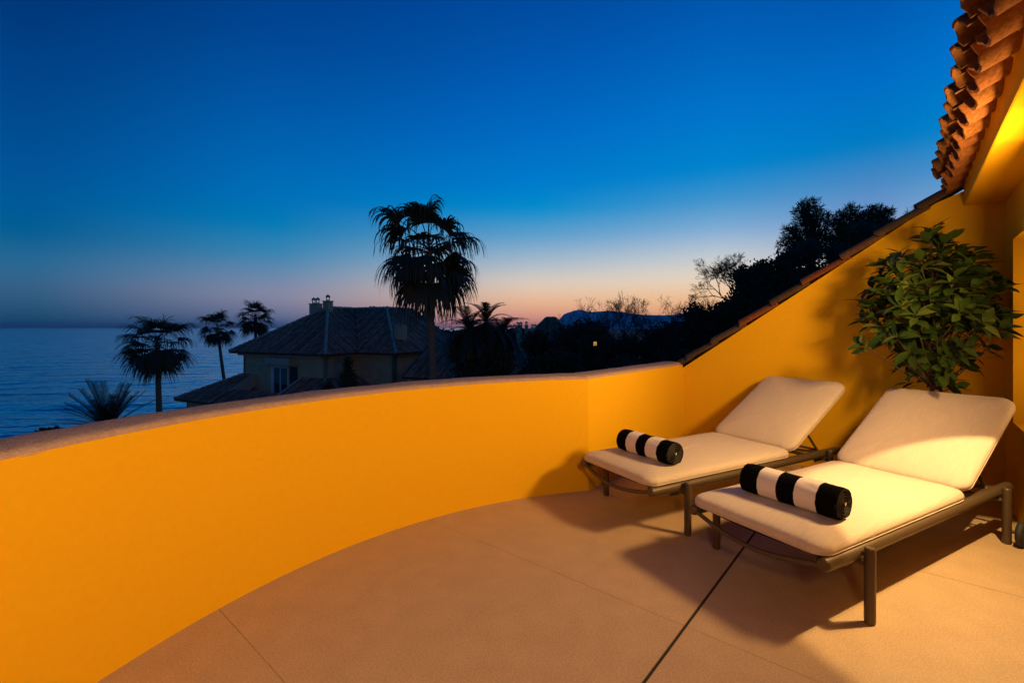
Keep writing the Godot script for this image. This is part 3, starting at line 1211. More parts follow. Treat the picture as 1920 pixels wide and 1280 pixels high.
func potted_tree() -> void:
	var at := loc(2.24, 0, 0.56)
	var o := thing("potted_tree", "leafy green potted tree in the corner behind the loungers", "plant", at)
	var r := RandomNumberGenerator.new()
	r.seed = 202
	var pot := MB.new()
	pot.lathe([Vector2(0.0, 0.0), Vector2(0.15, 0.0), Vector2(0.16, 0.02), Vector2(0.205, 0.40), Vector2(0.225, 0.41), Vector2(0.225, 0.45), Vector2(0.20, 0.45), Vector2(0.195, 0.41)], 28)
	part("pot", pot.mesh(), M.pot, o)
	var so := MB.new()
	so.lathe([Vector2(0.0, 0.42), Vector2(0.197, 0.415)], 20)
	part("soil", so.mesh(), M.soil, o)
	var tr := MB.new()
	var trunk_top := Vector3(0.03, 1.12, 0.0)
	tr.tube([Vector3(0, 0.4, 0), Vector3(0.03, 0.65, 0.01), Vector3(0.0, 0.9, 0.02), trunk_top], [0.022, 0.019, 0.017, 0.014], 8)
	tr.tube([Vector3(0.02, 0.4, 0.03), Vector3(0.10, 0.75, 0.03), Vector3(0.08, 1.0, 0.0), Vector3(0.12, 1.25, -0.02)], [0.016, 0.014, 0.012, 0.009], 7)
	var tones := [Color(0.026, 0.05, 0.01), Color(0.034, 0.062, 0.011), Color(0.046, 0.076, 0.014), Color(0.018, 0.036, 0.01), Color(0.09, 0.11, 0.02), Color(0.03, 0.056, 0.01)]
	var meshes := []
	for k in tones.size():
		meshes.append(leaf_mesh(k + 1, tones[k]))
	# rosettes of leaves at the ends of the branches
	var tips := []
	var guard := 0
	while tips.size() < 125 and guard < 4000:
		guard += 1
		var d := Vector3(r.randf_range(-1, 1), r.randf_range(-1, 1), r.randf_range(-1, 1))
		if d.length() > 1.0 or d.length() < 0.45:
			continue
		var hw := 0.52 * (1.0 - 0.30 * maxf(0.0, d.y))
		hw *= 1.0 - 0.5 * clampf(-d.y - 0.15, 0.0, 0.8)
		var p := Vector3(d.x * hw + 0.02, 1.62 + d.y * 0.64, d.z * hw * 0.85)
		if d.y < -0.45 and r.randf() < 0.45:
			continue
		var l := Basis(Vector3.UP, TURN).inverse() * p
		if l.z < -0.46 or l.x > 0.46:
			continue
		var ok := true
		for q in tips:
			if p.distance_to(q) < 0.085:
				ok = false
		if ok:
			tips.append(p)
	tips.append(Vector3(-0.01, 2.27, 0.02))
	tips.append(Vector3(-0.05, 2.2, 0.04))
	tips.append(Vector3(0.08, 2.18, 0.0))
	tips.append(Vector3(-0.60, 1.32, 0.06))
	tips.append(Vector3(0.12, 0.98, 0.1))
	var places := []
	for p in tips:
		var from := Vector3(0.02 + r.randf_range(-0.03, 0.05), clampf(p.y - 0.25 - absf(p.x) * 0.5, 0.95, 1.75), r.randf_range(-0.03, 0.03))
		var mid: Vector3 = from.lerp(p, 0.55) + Vector3(0, -0.03, 0)
		tr.tube([from, mid, p], [0.007, 0.005, 0.003], 5)
		var out: Vector3 = (p - Vector3(0, 1.45, 0)).normalized()
		var axis: Vector3 = (out * 0.8 + Vector3(0, 0.75, 0)).normalized()
		var side := axis.cross(Vector3(0.3, 0.2, 0.9)).normalized()
		var n := r.randi_range(6, 9)
		for k in n:
			var a := TAU * k * 0.382 * 1.0 + r.randf_range(-0.3, 0.3)
			var open := r.randf_range(0.65, 1.5)
			var dir := (axis * cos(open) + side.rotated(axis, a) * sin(open)).normalized()
			var back: Vector3 = p - axis * (0.012 * k)
			var nrm := (axis - dir * axis.dot(dir)).normalized()
			if nrm.length() < 0.5:
				nrm = Vector3.UP
			var s := r.randf_range(0.85, 1.3)
			places.append(Transform3D(Basis(dir, nrm, dir.cross(nrm)) * Basis(Vector3.RIGHT, r.randf_range(-0.4, 0.4)) * Basis.from_scale(Vector3(s, s, s * r.randf_range(0.85, 1.15))), back))
	# along the stems as well
	for k in 60:
		var y := r.randf_range(0.95, 2.0)
		var a := r.randf() * TAU
		var rad := r.randf_range(0.05, 0.32)
		var dir := Vector3(cos(a), r.randf_range(-0.5, 0.4), sin(a)).normalized()
		var nrm := (Vector3.UP - dir * dir.y).normalized()
		places.append(Transform3D(Basis(dir, nrm, dir.cross(nrm)), Vector3(cos(a) * rad, y, sin(a) * rad)))
	part("stem", tr.mesh(), M.bark, o)
	# the leaves nearest the viewer are pieces of their own; the rest are one mass
	var eye := Vector3(0, 1.45, 0) - at
	places.sort_custom(func(x, y): return x.origin.distance_squared_to(eye) < y.origin.distance_squared_to(eye))
	var rest := MultiMesh.new()
	rest.transform_format = MultiMesh.TRANSFORM_3D
	rest.mesh = meshes[0]
	rest.instance_count = maxi(0, places.size() - 290)
	for k in places.size():
		if k < 290:
			part("leaf", meshes[r.randi() % meshes.size()], M.glossy_leaf, o, places[k])
		else:
			rest.set_instance_transform(k - 290, places[k])
	if rest.instance_count:
		var mi := MultiMeshInstance3D.new()
		mi.name = "inner_leaves"
		mi.multimesh = rest
		mi.material_override = M.glossy_leaf
		mi.set_meta("kind", "stuff")
		o.add_child(mi)

# ---------------------------------------------------------------- neighbouring villas
var roof_tile_mesh: ArrayMesh

func low_tile() -> ArrayMesh:
	if roof_tile_mesh == null:
		var mb := MB.new()
		var rows := []
		for s in 2:
			var row := []
			for k in 6:
				var a := PI * k / 5.0
				row.append(Vector3(cos(a) * (0.10 - 0.015 * s), 0.01 + sin(a) * (0.095 - 0.015 * s) + 0.025 * (1 - s), -0.42 * s))
			rows.append(row)
		mb.grid(rows)
		mb.fan(rows[0], Vector3(0, 0.0, 0))
		roof_tile_mesh = mb.mesh()
	return roof_tile_mesh

# faces: arrays of points whose first two are the eave, outside up
func tiled_roof(o: Node3D, faces: Array, r: RandomNumberGenerator, called := "roof") -> MeshInstance3D:
	var deck := MB.new()
	var xfs := []
	var tones := []
	for face in faces:
		for k in range(1, face.size() - 1):
			deck.tri(face[0], face[k], face[k + 1])
			deck.tri(face[0] - Vector3(0, 0.14, 0), face[k + 1] - Vector3(0, 0.14, 0), face[k] - Vector3(0, 0.14, 0))
		for k in face.size():
			var a: Vector3 = face[k]
			var b: Vector3 = face[(k + 1) % face.size()]
			deck.quad(a - Vector3(0, 0.14, 0), b - Vector3(0, 0.14, 0), b, a)
		var e: Vector3 = (face[1] - face[0]).normalized()
		var nrm: Vector3 = e.cross(face[face.size() - 1] - face[0]).normalized()
		if nrm.y < 0:
			nrm = -nrm
		var up: Vector3 = nrm.cross(e).normalized()
		if up.y < 0:
			up = -up
		var flat := PackedVector2Array()
		var lo := Vector2(1e9, 1e9)
		var hi := Vector2(-1e9, -1e9)
		for p in face:
			var q := Vector2((p - face[0]).dot(e), (p - face[0]).dot(up))
			flat.append(q)
			lo = lo.min(q)
			hi = hi.max(q)
		var y := lo.y - 0.06
		while y < hi.y:
			var x := lo.x + 0.12
			while x < hi.x:
				if Geometry2D.is_point_in_polygon(Vector2(x, maxf(y + 0.12, 0.03)), flat):
					var t := Transform3D(Basis(up.cross(nrm) * -1.0 if false else e, nrm, -up), face[0] + e * (x + r.randf_range(-0.012, 0.012)) + up * (y + r.randf_range(-0.03, 0.03)) + nrm * r.randf_range(0.0, 0.012))
					xfs.append(t)
					tones.append(0.55 + 0.75 * fmod(absf(sin(floorf(x / 0.225) * 12.9898)) * 43.7, 1.0))
				x += 0.225
			y += 0.36
	var roof := part(called, deck.mesh(), M.villa_under, o)
	var mm := MultiMesh.new()
	mm.transform_format = MultiMesh.TRANSFORM_3D
	mm.use_colors = true
	mm.mesh = low_tile()
	mm.instance_count = xfs.size()
	for k in xfs.size():
		mm.set_instance_transform(k, xfs[k])
		var g: float = tones[k] * r.randf_range(0.6, 1.3)
		mm.set_instance_color(k, Color(g, g * r.randf_range(0.9, 1.0), g * r.randf_range(0.88, 1.05)))
	var mi := MultiMeshInstance3D.new()
	mi.name = "roof_tiles"
	mi.multimesh = mm
	mi.material_override = M.villa_tile
	mi.set_meta("kind", "stuff")
	roof.add_child(mi, true)
	return roof

func hip_cap(roof: Node3D, a: Vector3, b: Vector3, r: RandomNumberGenerator) -> void:
	var mb := MB.new()
	var n := maxi(2, int(a.distance_to(b) / 0.4))
	for k in n:
		var p := a.lerp(b, float(k) / n)
		var q := a.lerp(b, (k + 1.15) / n)
		mb.tube([p + Vector3(0, 0.06 + r.randf_range(0, 0.02), 0), q + Vector3(0, 0.035, 0)], [0.13, 0.105], 8)
	part("ridge_cap", mb.mesh(), M.villa_trim, roof)

func chimney(roof: Node3D, at: Vector3, size: Vector3, pots: Array, turn: float) -> void:
	var mb := MB.new()
	var b := Basis(Vector3.UP, turn)
	mb.box(at + Vector3(0, size.y / 2, 0), size, 0.02, b)
	mb.box(at + Vector3(0, size.y - 0.04, 0), Vector3(size.x + 0.1, 0.08, size.z + 0.1), 0.015, b)
	var ch := part("chimney", mb.mesh(), M.villa_wall, roof)
	for p in pots:
		var c := MB.new()
		var base: Vector3 = at + b * Vector3(p, size.y, 0)
		c.lathe([Vector2(0.17, 0.0), Vector2(0.15, 0.08)], 10, base)
		for k in 4:
			var a := TAU * k / 4.0 + 0.4
			c.box(base + Vector3(cos(a) * 0.15, 0.2, sin(a) * 0.15), Vector3(0.06, 0.26, 0.06))
		c.lathe([Vector2(0.21, 0.31), Vector2(0.21, 0.36), Vector2(0.18, 0.44), Vector2(0.11, 0.5), Vector2(0.05, 0.53), Vector2(0.0, 0.6)], 10, base)
		part("chimney_pot", c.mesh(), M.villa_trim, ch)

func wall_run(mb: MB, pts: Array, y0: float, y1: float, t := 0.25) -> void:
	for k in pts.size() - 1:
		var a: Vector3 = pts[k]
		var b: Vector3 = pts[k + 1]
		var d := (b - a).normalized()
		var n := d.cross(Vector3.UP)
		var bas := Basis(d, Vector3.UP, -n)
		mb.box((a + b) / 2 + Vector3(0, (y0 + y1) / 2, 0) - n * t / 2, Vector3(a.distance_to(b), y1 - y0, t), 0.0, bas)

func villas() -> void:
	var r := RandomNumberGenerator.new()
	r.seed = 606
	# directions of the big villa: a = along its seaward face (to the left), b = away from the viewer
	var a := Vector3(-0.909, 0, -0.417)
	var b := Vector3(0.417, 0, -0.909)
	var eave := -0.54
	var p609 := Vector3(-13.7, eave, -34.0)
	var p429 := p609 + a * 10.8
	var p667 := p609 + b * 3.3
	var p745 := p667 - a * 3.8
	var p816 := p745 + b * 6.5
	var top_a := p609 + a * 5.4 + b * 5.4 + Vector3(0, 3.70, 0)
	var top_v := p667 + a * 5.5 + b * 5.5 + Vector3(0, 3.74, 0)
	var top_b := p745 + a * 5.5 + b * 5.5 + Vector3(0, 3.76, 0)
	var back_l := p429 + b * 9.5
	var back_r := p816 + b * 4.0
	var top_c := top_b + b * 4.0 + Vector3(0, 0.0, 0)
	var o := thing("villa", "large villa with hipped tile roofs, chimneys and balcony beyond the parapet", "house", Vector3(-14, -9, -40))
	var sh := -o.position
	var f := func(pts: Array) -> Array:
		var out := []
		for p in pts:
			out.append(p + sh)
		return out
	var roof := tiled_roof(o, [f.call([p429, p609, top_a]), f.call([p609, p667, top_v, top_a]), f.call([p667, p745, top_b, top_v]), f.call([p745, back_r, top_c, top_b]), f.call([back_l, p429, top_a, top_v]), f.call([back_r, back_l, top_v, top_b, top_c])], r)
	hip_cap(roof, p609 + sh, top_a + sh, r)
	hip_cap(roof, p745 + sh, top_b + sh, r)
	hip_cap(roof, p429 + sh, top_a + sh, r)
	hip_cap(roof, top_a + sh, top_v + sh, r)
	hip_cap(roof, top_v + sh, top_b + sh, r)
	hip_cap(roof, top_b + sh, top_c + sh, r)
	var turn := atan2(-a.z, a.x)
	chimney(roof, top_a + sh + a * 0.95 + Vector3(0, -0.75, 0) + a * 0.5, Vector3(1.0, 1.2, 0.6), [-0.24, 0.24], turn)
	chimney(roof, top_a + sh + b * -0.3 + Vector3(0.25, -0.6, 0), Vector3(0.62, 1.25, 0.6), [0.0], turn)
	chimney(roof, top_v + sh + b * 2.0 + Vector3(0.3, -0.9, 0), Vector3(1.0, 0.75, 0.6), [-0.2, 0.2], turn)
	chimney(roof, top_v + sh + b * 2.0 + Vector3(1.8, -0.9, 0), Vector3(0.6, 0.75, 0.6), [0.0], turn)
	chimney(roof, top_c + sh + Vector3(1.6, -1.0, 0), Vector3(1.0, 0.9, 0.6), [-0.2, 0.2], turn)
	chimney(roof, p745 + sh + a * 1.2 + b * 2.1 + Vector3(0, 1.0, 0), Vector3(0.8, 1.25, 0.7), [], turn)
	# walls, set back under the eaves
	var inn := 0.75
	var w429 := p429 - a * inn + b * inn
	var w609 := p609 + a * inn + b * inn
	var w667 := p667 + a * inn + b * inn
	var w745 := p745 + a * inn + b * inn
	var w816 := back_r + a * inn - b * inn
	var wl := back_l - a * inn - b * inn
	var wm := MB.new()
	var run := []
	for p in [wl, w429, w609, w667, w745, w816, wl]:
		run.append(Vector3(p.x, 0, p.z) + Vector3(sh.x, 0, sh.z))
	wall_run(wm, run, -10.0 + sh.y, eave - 0.1 + sh.y)
	var cor := MB.new()
	var crun := []
	for p in [p429 - a * 0.45 + b * 0.45, p609 + a * 0.45 + b * 0.45, p667 + a * 0.45 + b * 0.45, p745 + a * 0.45 + b * 0.45, back_r + a * 0.45]:
		crun.append(Vector3(p.x, 0, p.z) + Vector3(sh.x, 0, sh.z))
	wall_run(cor, crun, eave - 0.32 + sh.y, eave - 0.12 + sh.y, 0.4)
	part("wall", wm.mesh(), M.villa_wall, o)
	part("cornice", cor.mesh(), M.villa_trim, o)
	# balcony door on the seaward face
	var on := func(s: float, y: float, out: float) -> Vector3: return w429 - a * s - b * out + Vector3(0, y - w429.y, 0) + sh
	var fb := Basis(-a, Vector3.UP, -b)
	var wf := MB.new()
	for x in [3.75, 4.55, 5.4]:
		wf.box(on.call(x, -2.75, 0.06), Vector3(0.12, 2.2, 0.12), 0.0, fb)
	wf.box(on.call(4.57, -1.68, 0.06), Vector3(1.87, 0.12, 0.12), 0.0, fb)
	wf.box(on.call(4.57, -3.85, 0.06), Vector3(1.87, 0.12, 0.12), 0.0, fb)
	wf.box(on.call(3.55, -2.72, 0.05), Vector3(0.28, 2.15, 0.05), 0.0, fb)
	var win := part("window", wf.mesh(), M.white_frame, o)
	for x in [4.15, 4.97]:
		var pn := MB.new()
		pn.box(on.call(x, -2.75, 0.05), Vector3(0.78, 2.1, 0.04), 0.0, fb)
		part("pane", pn.mesh(), M.dark_glass, win)
	var dr := MB.new()
	dr.box(on.call(5.95, -2.75, 0.04), Vector3(0.8, 2.2, 0.06), 0.0, fb)
	part("shutter", dr.mesh(), M.dark_shutter, o)
	var hood := MB.new()
	hood.box(on.call(4.7, -1.38, 0.45), Vector3(3.6, 0.12, 0.95), 0.0, fb)
	hood.box(on.call(4.7, -1.12, 0.3), Vector3(2.7, 0.4, 0.6), 0.0, fb)
	part("window_hood", hood.mesh(), M.villa_trim, o)
	# lower roof wrapping round, with the balcony cut into it
	var g := 2.7
	var ly := -4.28
	var ty := -2.48
	var t1 := p429 + a * g - b * g
	var t2 := p609 - a * g - b * g
	var t3 := t2 + b * 7.0
	var t0 := t1 + b * 7.0
	for q in [1]:
		t1.y = ly
		t2.y = ly
		t3.y = ly
		t0.y = ly
	var u429 := Vector3(w429.x, ty, w429.z)
	var u609 := Vector3(w609.x, ty, w609.z)
	var edge := func(sx: float) -> Vector3: return on.call(sx, ly, g + inn)
	var lo := tiled_roof(o, [[t1 + sh, edge.call(1.5), on.call(1.5, ty, 0.0), u429 + sh], [edge.call(1.5), edge.call(6.9), on.call(6.9, -3.55, 2.05), on.call(1.5, -3.55, 2.05)], [edge.call(6.9), t2 + sh, u609 + sh, on.call(6.9, ty, 0.0)], f.call([t0, t1, u429, u429 + b * 7.0]), f.call([t2, t3, u609 + b * 7.0, u609])], r, "lower_roof")
	hip_cap(lo, t1 + sh, u429 + sh, r)
	hip_cap(lo, t2 + sh, u609 + sh, r)
	var lw := MB.new()
	var lrun := []
	for p in [t0 - a * 0.6, t1 - a * 0.6 + b * 0.6, t2 + a * 0.6 + b * 0.6, t3 + a * 0.6]:
		lrun.append(Vector3(p.x, 0, p.z) + Vector3(sh.x, 0, sh.z))
	wall_run(lw, lrun, -10.0 + sh.y, ly - 0.1 + sh.y)
	part("lower_wall", lw.mesh(), M.villa_wall, o)
	var bal := MB.new()
	bal.box(on.call(4.2, -3.95, 2.05), Vector3(5.4, 0.75, 0.22), 0.02, fb)
	for x in [1.5, 6.9]:
		var q0: Vector3 = on.call(x, -2.2, 0.0)
		var q1: Vector3 = on.call(x, -3.55, 2.0)
		bal.box((q0 + q1) / 2 + Vector3(0, -0.45, 0), Vector3(0.22, 0.9, q0.distance_to(q1)), 0.02, fb * Basis(Vector3.RIGHT, atan2(1.05, 2.0)))
	part("balcony_parapet", bal.mesh(), M.villa_trim, o)
	# lower wing to the right with its own roof and a row of balusters
	var wing_a := Vector3(-8.2, -2.2, -34.5)
	var wing_b := wing_a - a * 7.4
	var wt := Vector3(0, 2.1, 0)
	tiled_roof(o, [f.call([wing_a, wing_b, wing_b + b * 3.2 + a * 2.4 + wt, wing_a + b * 3.2 + wt]), f.call([wing_b, wing_b + b * 6.0, wing_b + b * 3.2 + a * 2.4 + wt]), f.call([wing_b + b * 6.0, wing_a + b * 6.0, wing_a + b * 3.2 + wt, wing_b + b * 3.2 + a * 2.4 + wt])], r, "wing_roof")
	var ww := MB.new()
	var wrun := []
	for p in [wing_a + b * 0.6, wing_b + a * 0.6 + b * 0.6, wing_b + a * 0.6 + b * 5.5]:
		wrun.append(Vector3(p.x, 0, p.z) + Vector3(sh.x, 0, sh.z))
	wall_run(ww, wrun, -10.0 + sh.y, -2.3 + sh.y)
	part("wing_wall", ww.mesh(), M.villa_wall, o)
	for k in 6:
		var bm := MB.new()
		var at: Vector3 = wing_b + a * (1.0 + 0.45 * k) + b * 0.45 + sh
		bm.lathe([Vector2(0.09, -1.9), Vector2(0.12, -1.7), Vector2(0.05, -1.35), Vector2(0.09, -1.0), Vector2(0.1, -0.9)], 8, at)
		part("baluster", bm.mesh(), M.villa_trim, o)

	# second house, smaller, among the trees
	small_house("garden_house", "small ochre house with tiled roof left of the dark trees", Vector3(0.9, 0, -47.0), 4.4, 5.0, -0.95, -2.55, 1.7, 0.25, r, [0.35])
	small_house("hip_roof_house", "dark hip roofed house with three chimneys beyond the palms", Vector3(5.2, 0, -62.0), 7.2, 7.0, 2.75, -0.4, 3.0, -0.15, r, [])
	var ch_at := [[1.0, 64.0], [2.05, 66.0], [3.1, 66.0]]
	for k in 3:
		var cc := thing("chimney_stack", ["leftmost of the three far chimneys against the sunset sky", "middle one of the three far chimneys against the sunset sky", "rightmost of the three far chimneys, next to the dark hip roof"][k], "chimney", Vector3(ch_at[k][0], 1.0, -ch_at[k][1]), 0.0, "far chimneys on the skyline")
		chimney(cc, Vector3(0, -6.5, 0), Vector3([0.8, 0.5, 0.8][k], [7.2, 7.3, 6.9][k], 0.6), [-0.2, 0.2] if k != 1 else [0.0], 0.0)
	# a far house whose lit window shows between the trees
	var lh := thing("lit_house", "dark garden house with one small lit window among the trees", "house", Vector3(5.3, -9, -29.5))
	var hb := MB.new()
	hb.box(Vector3(0, 4.6, -1.2), Vector3(1.5, 10.4, 2.0), 0.02)
	part("wall", hb.mesh(), M.villa_under, lh)
	var pn2 := MB.new()
	pn2.box(Vector3(0.02, 9.42, -0.185), Vector3(0.2, 0.24, 0.03))
	part("lit_window", pn2.mesh(), M.lit_window, lh)

func small_house(called: String, label: String, at: Vector3, wd: float, dp: float, top: float, eave: float, hip: float, turn: float, r: RandomNumberGenerator, windows: Array) -> void:
	var o := thing(called, label, "house", at + Vector3(0, -9, 0), turn)
	var y := eave + 9.0
	var t := top + 9.0
	var e := [Vector3(-wd / 2, y, dp / 2), Vector3(wd / 2, y, dp / 2), Vector3(wd / 2, y, -dp / 2), Vector3(-wd / 2, y, -dp / 2)]
	var k := minf(hip, wd / 2 - 0.3)
	var ra := Vector3(-wd / 2 + k, t, 0)
	var rb := Vector3(wd / 2 - k, t, 0)
	var roof := tiled_roof(o, [[e[0], e[1], rb, ra], [e[1], e[2], rb], [e[2], e[3], ra, rb], [e[3], e[0], ra]], r)
	hip_cap(roof, e[0], ra, r)
	hip_cap(roof, e[1], rb, r)
	hip_cap(roof, ra, rb, r)
	var w := MB.new()
	w.box(Vector3(0, (y - 0.1) / 2 - 0.5, 0), Vector3(wd - 1.0, y + 0.9, dp - 1.0), 0.02)
	part("wall", w.mesh(), M.villa_wall, o)
	for x in windows:
		var m := MB.new()
		m.box(Vector3(-wd * x, y - 1.2, dp / 2 - 0.49), Vector3(0.6, 1.0, 0.06), 0.0)
		part("window", m.mesh(), M.dark_shutter, o)

# ---------------------------------------------------------------- trees
func droop_strip(mb: MB, start: Vector3, dir: Vector3, length: float, width: float, hang: float, flat: Vector3, steps := 5) -> void:
	var p := start
	var d := dir.normalized()
	var rows := []
	for k in steps + 1:
		var t := float(k) / steps
		var w := width * (0.55 + 0.9 * t) if t < 0.4 else width * maxf(0.06, (1.0 - t) * 1.5)
		var s := d.cross(flat).normalized()
		rows.append([p - s * w, p + s * w])
		d = (d + Vector3(0, -hang * (0.15 + t * t * 1.2), 0)).normalized()
		p += d * length / steps
	mb.grid(rows)

# a fan-shaped frond that leaves the crown at the given elevation
func fan_frond(elev: float, sd: int, droop: float) -> ArrayMesh:
	var r := RandomNumberGenerator.new()
	r.seed = sd
	var mb := MB.new()
	var e := deg_to_rad(elev)
	var pts := []
	var p := Vector3.ZERO
	var lp := r.randf_range(1.0, 1.35)
	var d := Vector3(cos(e), sin(e), 0)
	for k in 6:
		pts.append(p)
		p += d * lp / 5.0
		d = (d + Vector3(0, -0.09 * cos(e), 0)).normalized()
	mb.tube(pts, [0.03, 0.025, 0.02, 0.018, 0.016, 0.014], 5)
	var end: Vector3 = pts[5]
	var out: Vector3 = (pts[5] - pts[4]).normalized()
	var flat := Vector3(-out.y, out.x, 0).normalized()
	for k in 26:
		var a := deg_to_rad(lerpf(-88.0, 88.0, k / 25.0) + r.randf_range(-3, 3))
		var dir := (out * cos(a) + Vector3(0, 0, 1) * sin(a) * 0.85 + flat * 0.12 * absf(sin(a))).normalized()
		var length := r.randf_range(1.15, 1.75) * (0.8 + 0.2 * cos(a))
		var q := end
		var rows := []
		var steps := 8
		for m in steps + 1:
			var t := float(m) / steps
			var w := 0.055 * sin(PI * minf(t * 0.95 + 0.08, 1.0)) if t < 0.5 else 0.055 * maxf(0.1, 1.1 - t)
			var sd2 := dir.cross(flat)
			sd2 = sd2.normalized() if sd2.length() > 0.1 else Vector3(0, 0, 1)
			rows.append([q - sd2 * w, q + sd2 * w])
			dir = (dir + Vector3(r.randf_range(-0.05, 0.05), -droop * (0.05 + 2.3 * maxf(0.0, t - 0.26)), r.randf_range(-0.05, 0.05))).normalized()
			q += dir * length / steps
		mb.grid(rows)
	return mb.mesh()

func feather_frond(elev: float, length: float, sd: int, sag: float, leaflet: float) -> ArrayMesh:
	var r := RandomNumberGenerator.new()
	r.seed = sd
	var mb := MB.new()
	var e := deg_to_rad(elev)
	var d := Vector3(cos(e), sin(e), 0)
	var p := Vector3.ZERO
	var pts := []
	var rad := []
	for k in 13:
		pts.append(p)
		rad.append(0.03 * (1.0 - k / 14.0))
		p += d * length / 12.0
		d = (d + Vector3(0, -sag * 0.12, 0)).normalized()
	mb.tube(pts, rad, 5)
	for k in 34:
		var t := 0.12 + 0.88 * k / 33.0
		var i := mini(int(t * 12.0), 11)
		var at: Vector3 = pts[i].lerp(pts[i + 1], t * 12.0 - i)
		var fwd: Vector3 = (pts[i + 1] - pts[i]).normalized()
		var up := Vector3(-fwd.y, fwd.x, 0).normalized()
		for s in [-1.0, 1.0]:
			var dir := (fwd * r.randf_range(0.75, 1.0) + Vector3(0, 0, s) * 0.9 + up * 0.35).normalized()
			droop_strip(mb, at, dir, leaflet * (1.0 - 0.6 * absf(t - 0.4)) * r.randf_range(0.85, 1.15), 0.02, sag * 0.35, up, 3)
	return mb.mesh()

var fans := []
var crisp := []
var fan_elev := [82.0, 62.0, 45.0, 28.0, 12.0, -5.0, -22.0, -42.0, -62.0]

func fan_palm(label: String, at: Vector3, base_y: float, lean: Vector2, size: float, count: int, sd: int, trunk_r: float, shaggy := false) -> void:
	if fans.is_empty():
		for k in fan_elev.size():
			fans.append([fan_frond(fan_elev[k], 100 + k, 0.95), fan_frond(fan_elev[k] - 6.0, 140 + k, 1.4)])
			crisp.append([fan_frond(fan_elev[k], 200 + k, 0.5), fan_frond(fan_elev[k] - 6.0, 240 + k, 0.8)])
	var r := RandomNumberGenerator.new()
	r.seed = sd
	var o := thing("fan_palm", label, "palm tree", Vector3(at.x + lean.x, base_y, at.z + lean.y), 0.0, "fan palms beyond the parapet")
	var crown := at - o.position
	var tr := MB.new()
	var pts := []
	var rad := []
	var n := 26
	for k in n + 1:
		var t := float(k) / n
		var bend := t + 0.08 * sin(PI * t)
		pts.append(Vector3(crown.x * bend, crown.y * t, crown.z * bend))
		rad.append(trunk_r * (1.25 - 0.45 * t) * (1.0 + 0.05 * (k % 2)))
	tr.tube(pts, rad, 10)
	part("trunk", tr.mesh(), M.palm_trunk, o)
	for k in count:
		var t := float(k) / count
		var el := lerpf(84.0, -66.0 if not shaggy else -52.0, pow(t, 0.72 if shaggy else 0.88)) + r.randf_range(-9, 9)
		var c := 0
		for j in fan_elev.size():
			if absf(fan_elev[j] - el) < absf(fan_elev[c] - el):
				c = j
		var yaw := k * 2.39996 + r.randf_range(-0.3, 0.3)
		var s := size * r.randf_range(0.85, 1.08) * (0.9 if el > 60 else 1.0)
		var up := crown + Vector3(0, lerpf(0.25, -0.45, t) * size, 0)
		part("frond", (fans if shaggy else crisp)[c][r.randi() % 2], M.frond if el > -45.0 else M.dry_frond, o, Transform3D(Basis(Vector3.UP, yaw) * Basis(Vector3.RIGHT, r.randf_range(-0.35, 0.35)) * Basis.from_scale(Vector3.ONE * s), up))

func feather_palm(called: String, label: String, at: Vector3, base_y: float, length: float, count: int, sd: int, lo: float, hi: float, sag: float, group := "") -> void:
	var r := RandomNumberGenerator.new()
	r.seed = sd
	var o := thing(called, label, "palm tree", Vector3(at.x, base_y, at.z), 0.0, group)
	var tr := MB.new()
	var h := at.y - base_y
	tr.tube([Vector3.ZERO, Vector3(0.05, h * 0.5, 0), Vector3(0, h, 0)], [0.24, 0.2, 0.17], 9)
	part("trunk", tr.mesh(), M.palm_trunk, o)
	var kinds := []
	for k in 6:
		kinds.append(feather_frond(lerpf(hi, lo, k / 5.0), length, sd * 10 + k, sag, length * (0.24 if sag > 0.5 else 0.15)))
	for k in count:
		var t := float(k) / count
		var c := clampi(int(t * 6.0 + r.randf_range(-0.6, 0.6)), 0, 5)
		part("frond", kinds[c], M.frond, o, Transform3D(Basis(Vector3.UP, k * 2.39996 + r.randf_range(-0.25, 0.25)) * Basis.from_scale(Vector3.ONE * r.randf_range(0.85, 1.1)), Vector3(0, h, 0)))

# leaf-sized faces spread through lumpy volumes
func foliage(mb: MB, r: RandomNumberGenerator, blobs: Array, count: int, leaf: float, slim: float, dark: Color, light: Color, core: float) -> void:
	mb.tinted = true
	var total := 0.0
	for b in blobs:
		total += b[1].x * b[1].y + b[1].y * b[1].z
	for b in blobs:
		var n := int(count * (b[1].x * b[1].y + b[1].y * b[1].z) / total)
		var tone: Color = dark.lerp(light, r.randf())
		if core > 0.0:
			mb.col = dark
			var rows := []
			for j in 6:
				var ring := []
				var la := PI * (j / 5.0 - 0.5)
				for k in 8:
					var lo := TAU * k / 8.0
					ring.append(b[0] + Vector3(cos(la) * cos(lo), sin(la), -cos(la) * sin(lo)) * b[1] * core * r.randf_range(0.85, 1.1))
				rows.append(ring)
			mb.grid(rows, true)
		for k in n:
			var d := Vector3(r.randfn(), r.randfn(), r.randfn()).normalized()
			var rad := pow(r.randf(), 0.45) * r.randf_range(0.8, 1.08)
			var p: Vector3 = b[0] + d * rad * b[1]
			var u := Vector3(r.randfn(), r.randfn(), r.randfn()).normalized()
			u = (u + d * 0.9 + Vector3(0, 0.25, 0)).normalized()
			var w := u.cross(Vector3(r.randfn(), r.randfn(), r.randfn())).normalized()
			var s := leaf * r.randf_range(0.6, 1.4)
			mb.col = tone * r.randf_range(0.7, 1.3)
			var i := mb.v.size()
			mb.vert(p)
			mb.vert(p + u * s * 0.5 + w * s * slim)
			mb.vert(p + u * s)
			mb.vert(p + u * s * 0.5 - w * s * slim)
			mb.t3(i, i + 1, i + 2)
			mb.t3(i, i + 2, i + 3)

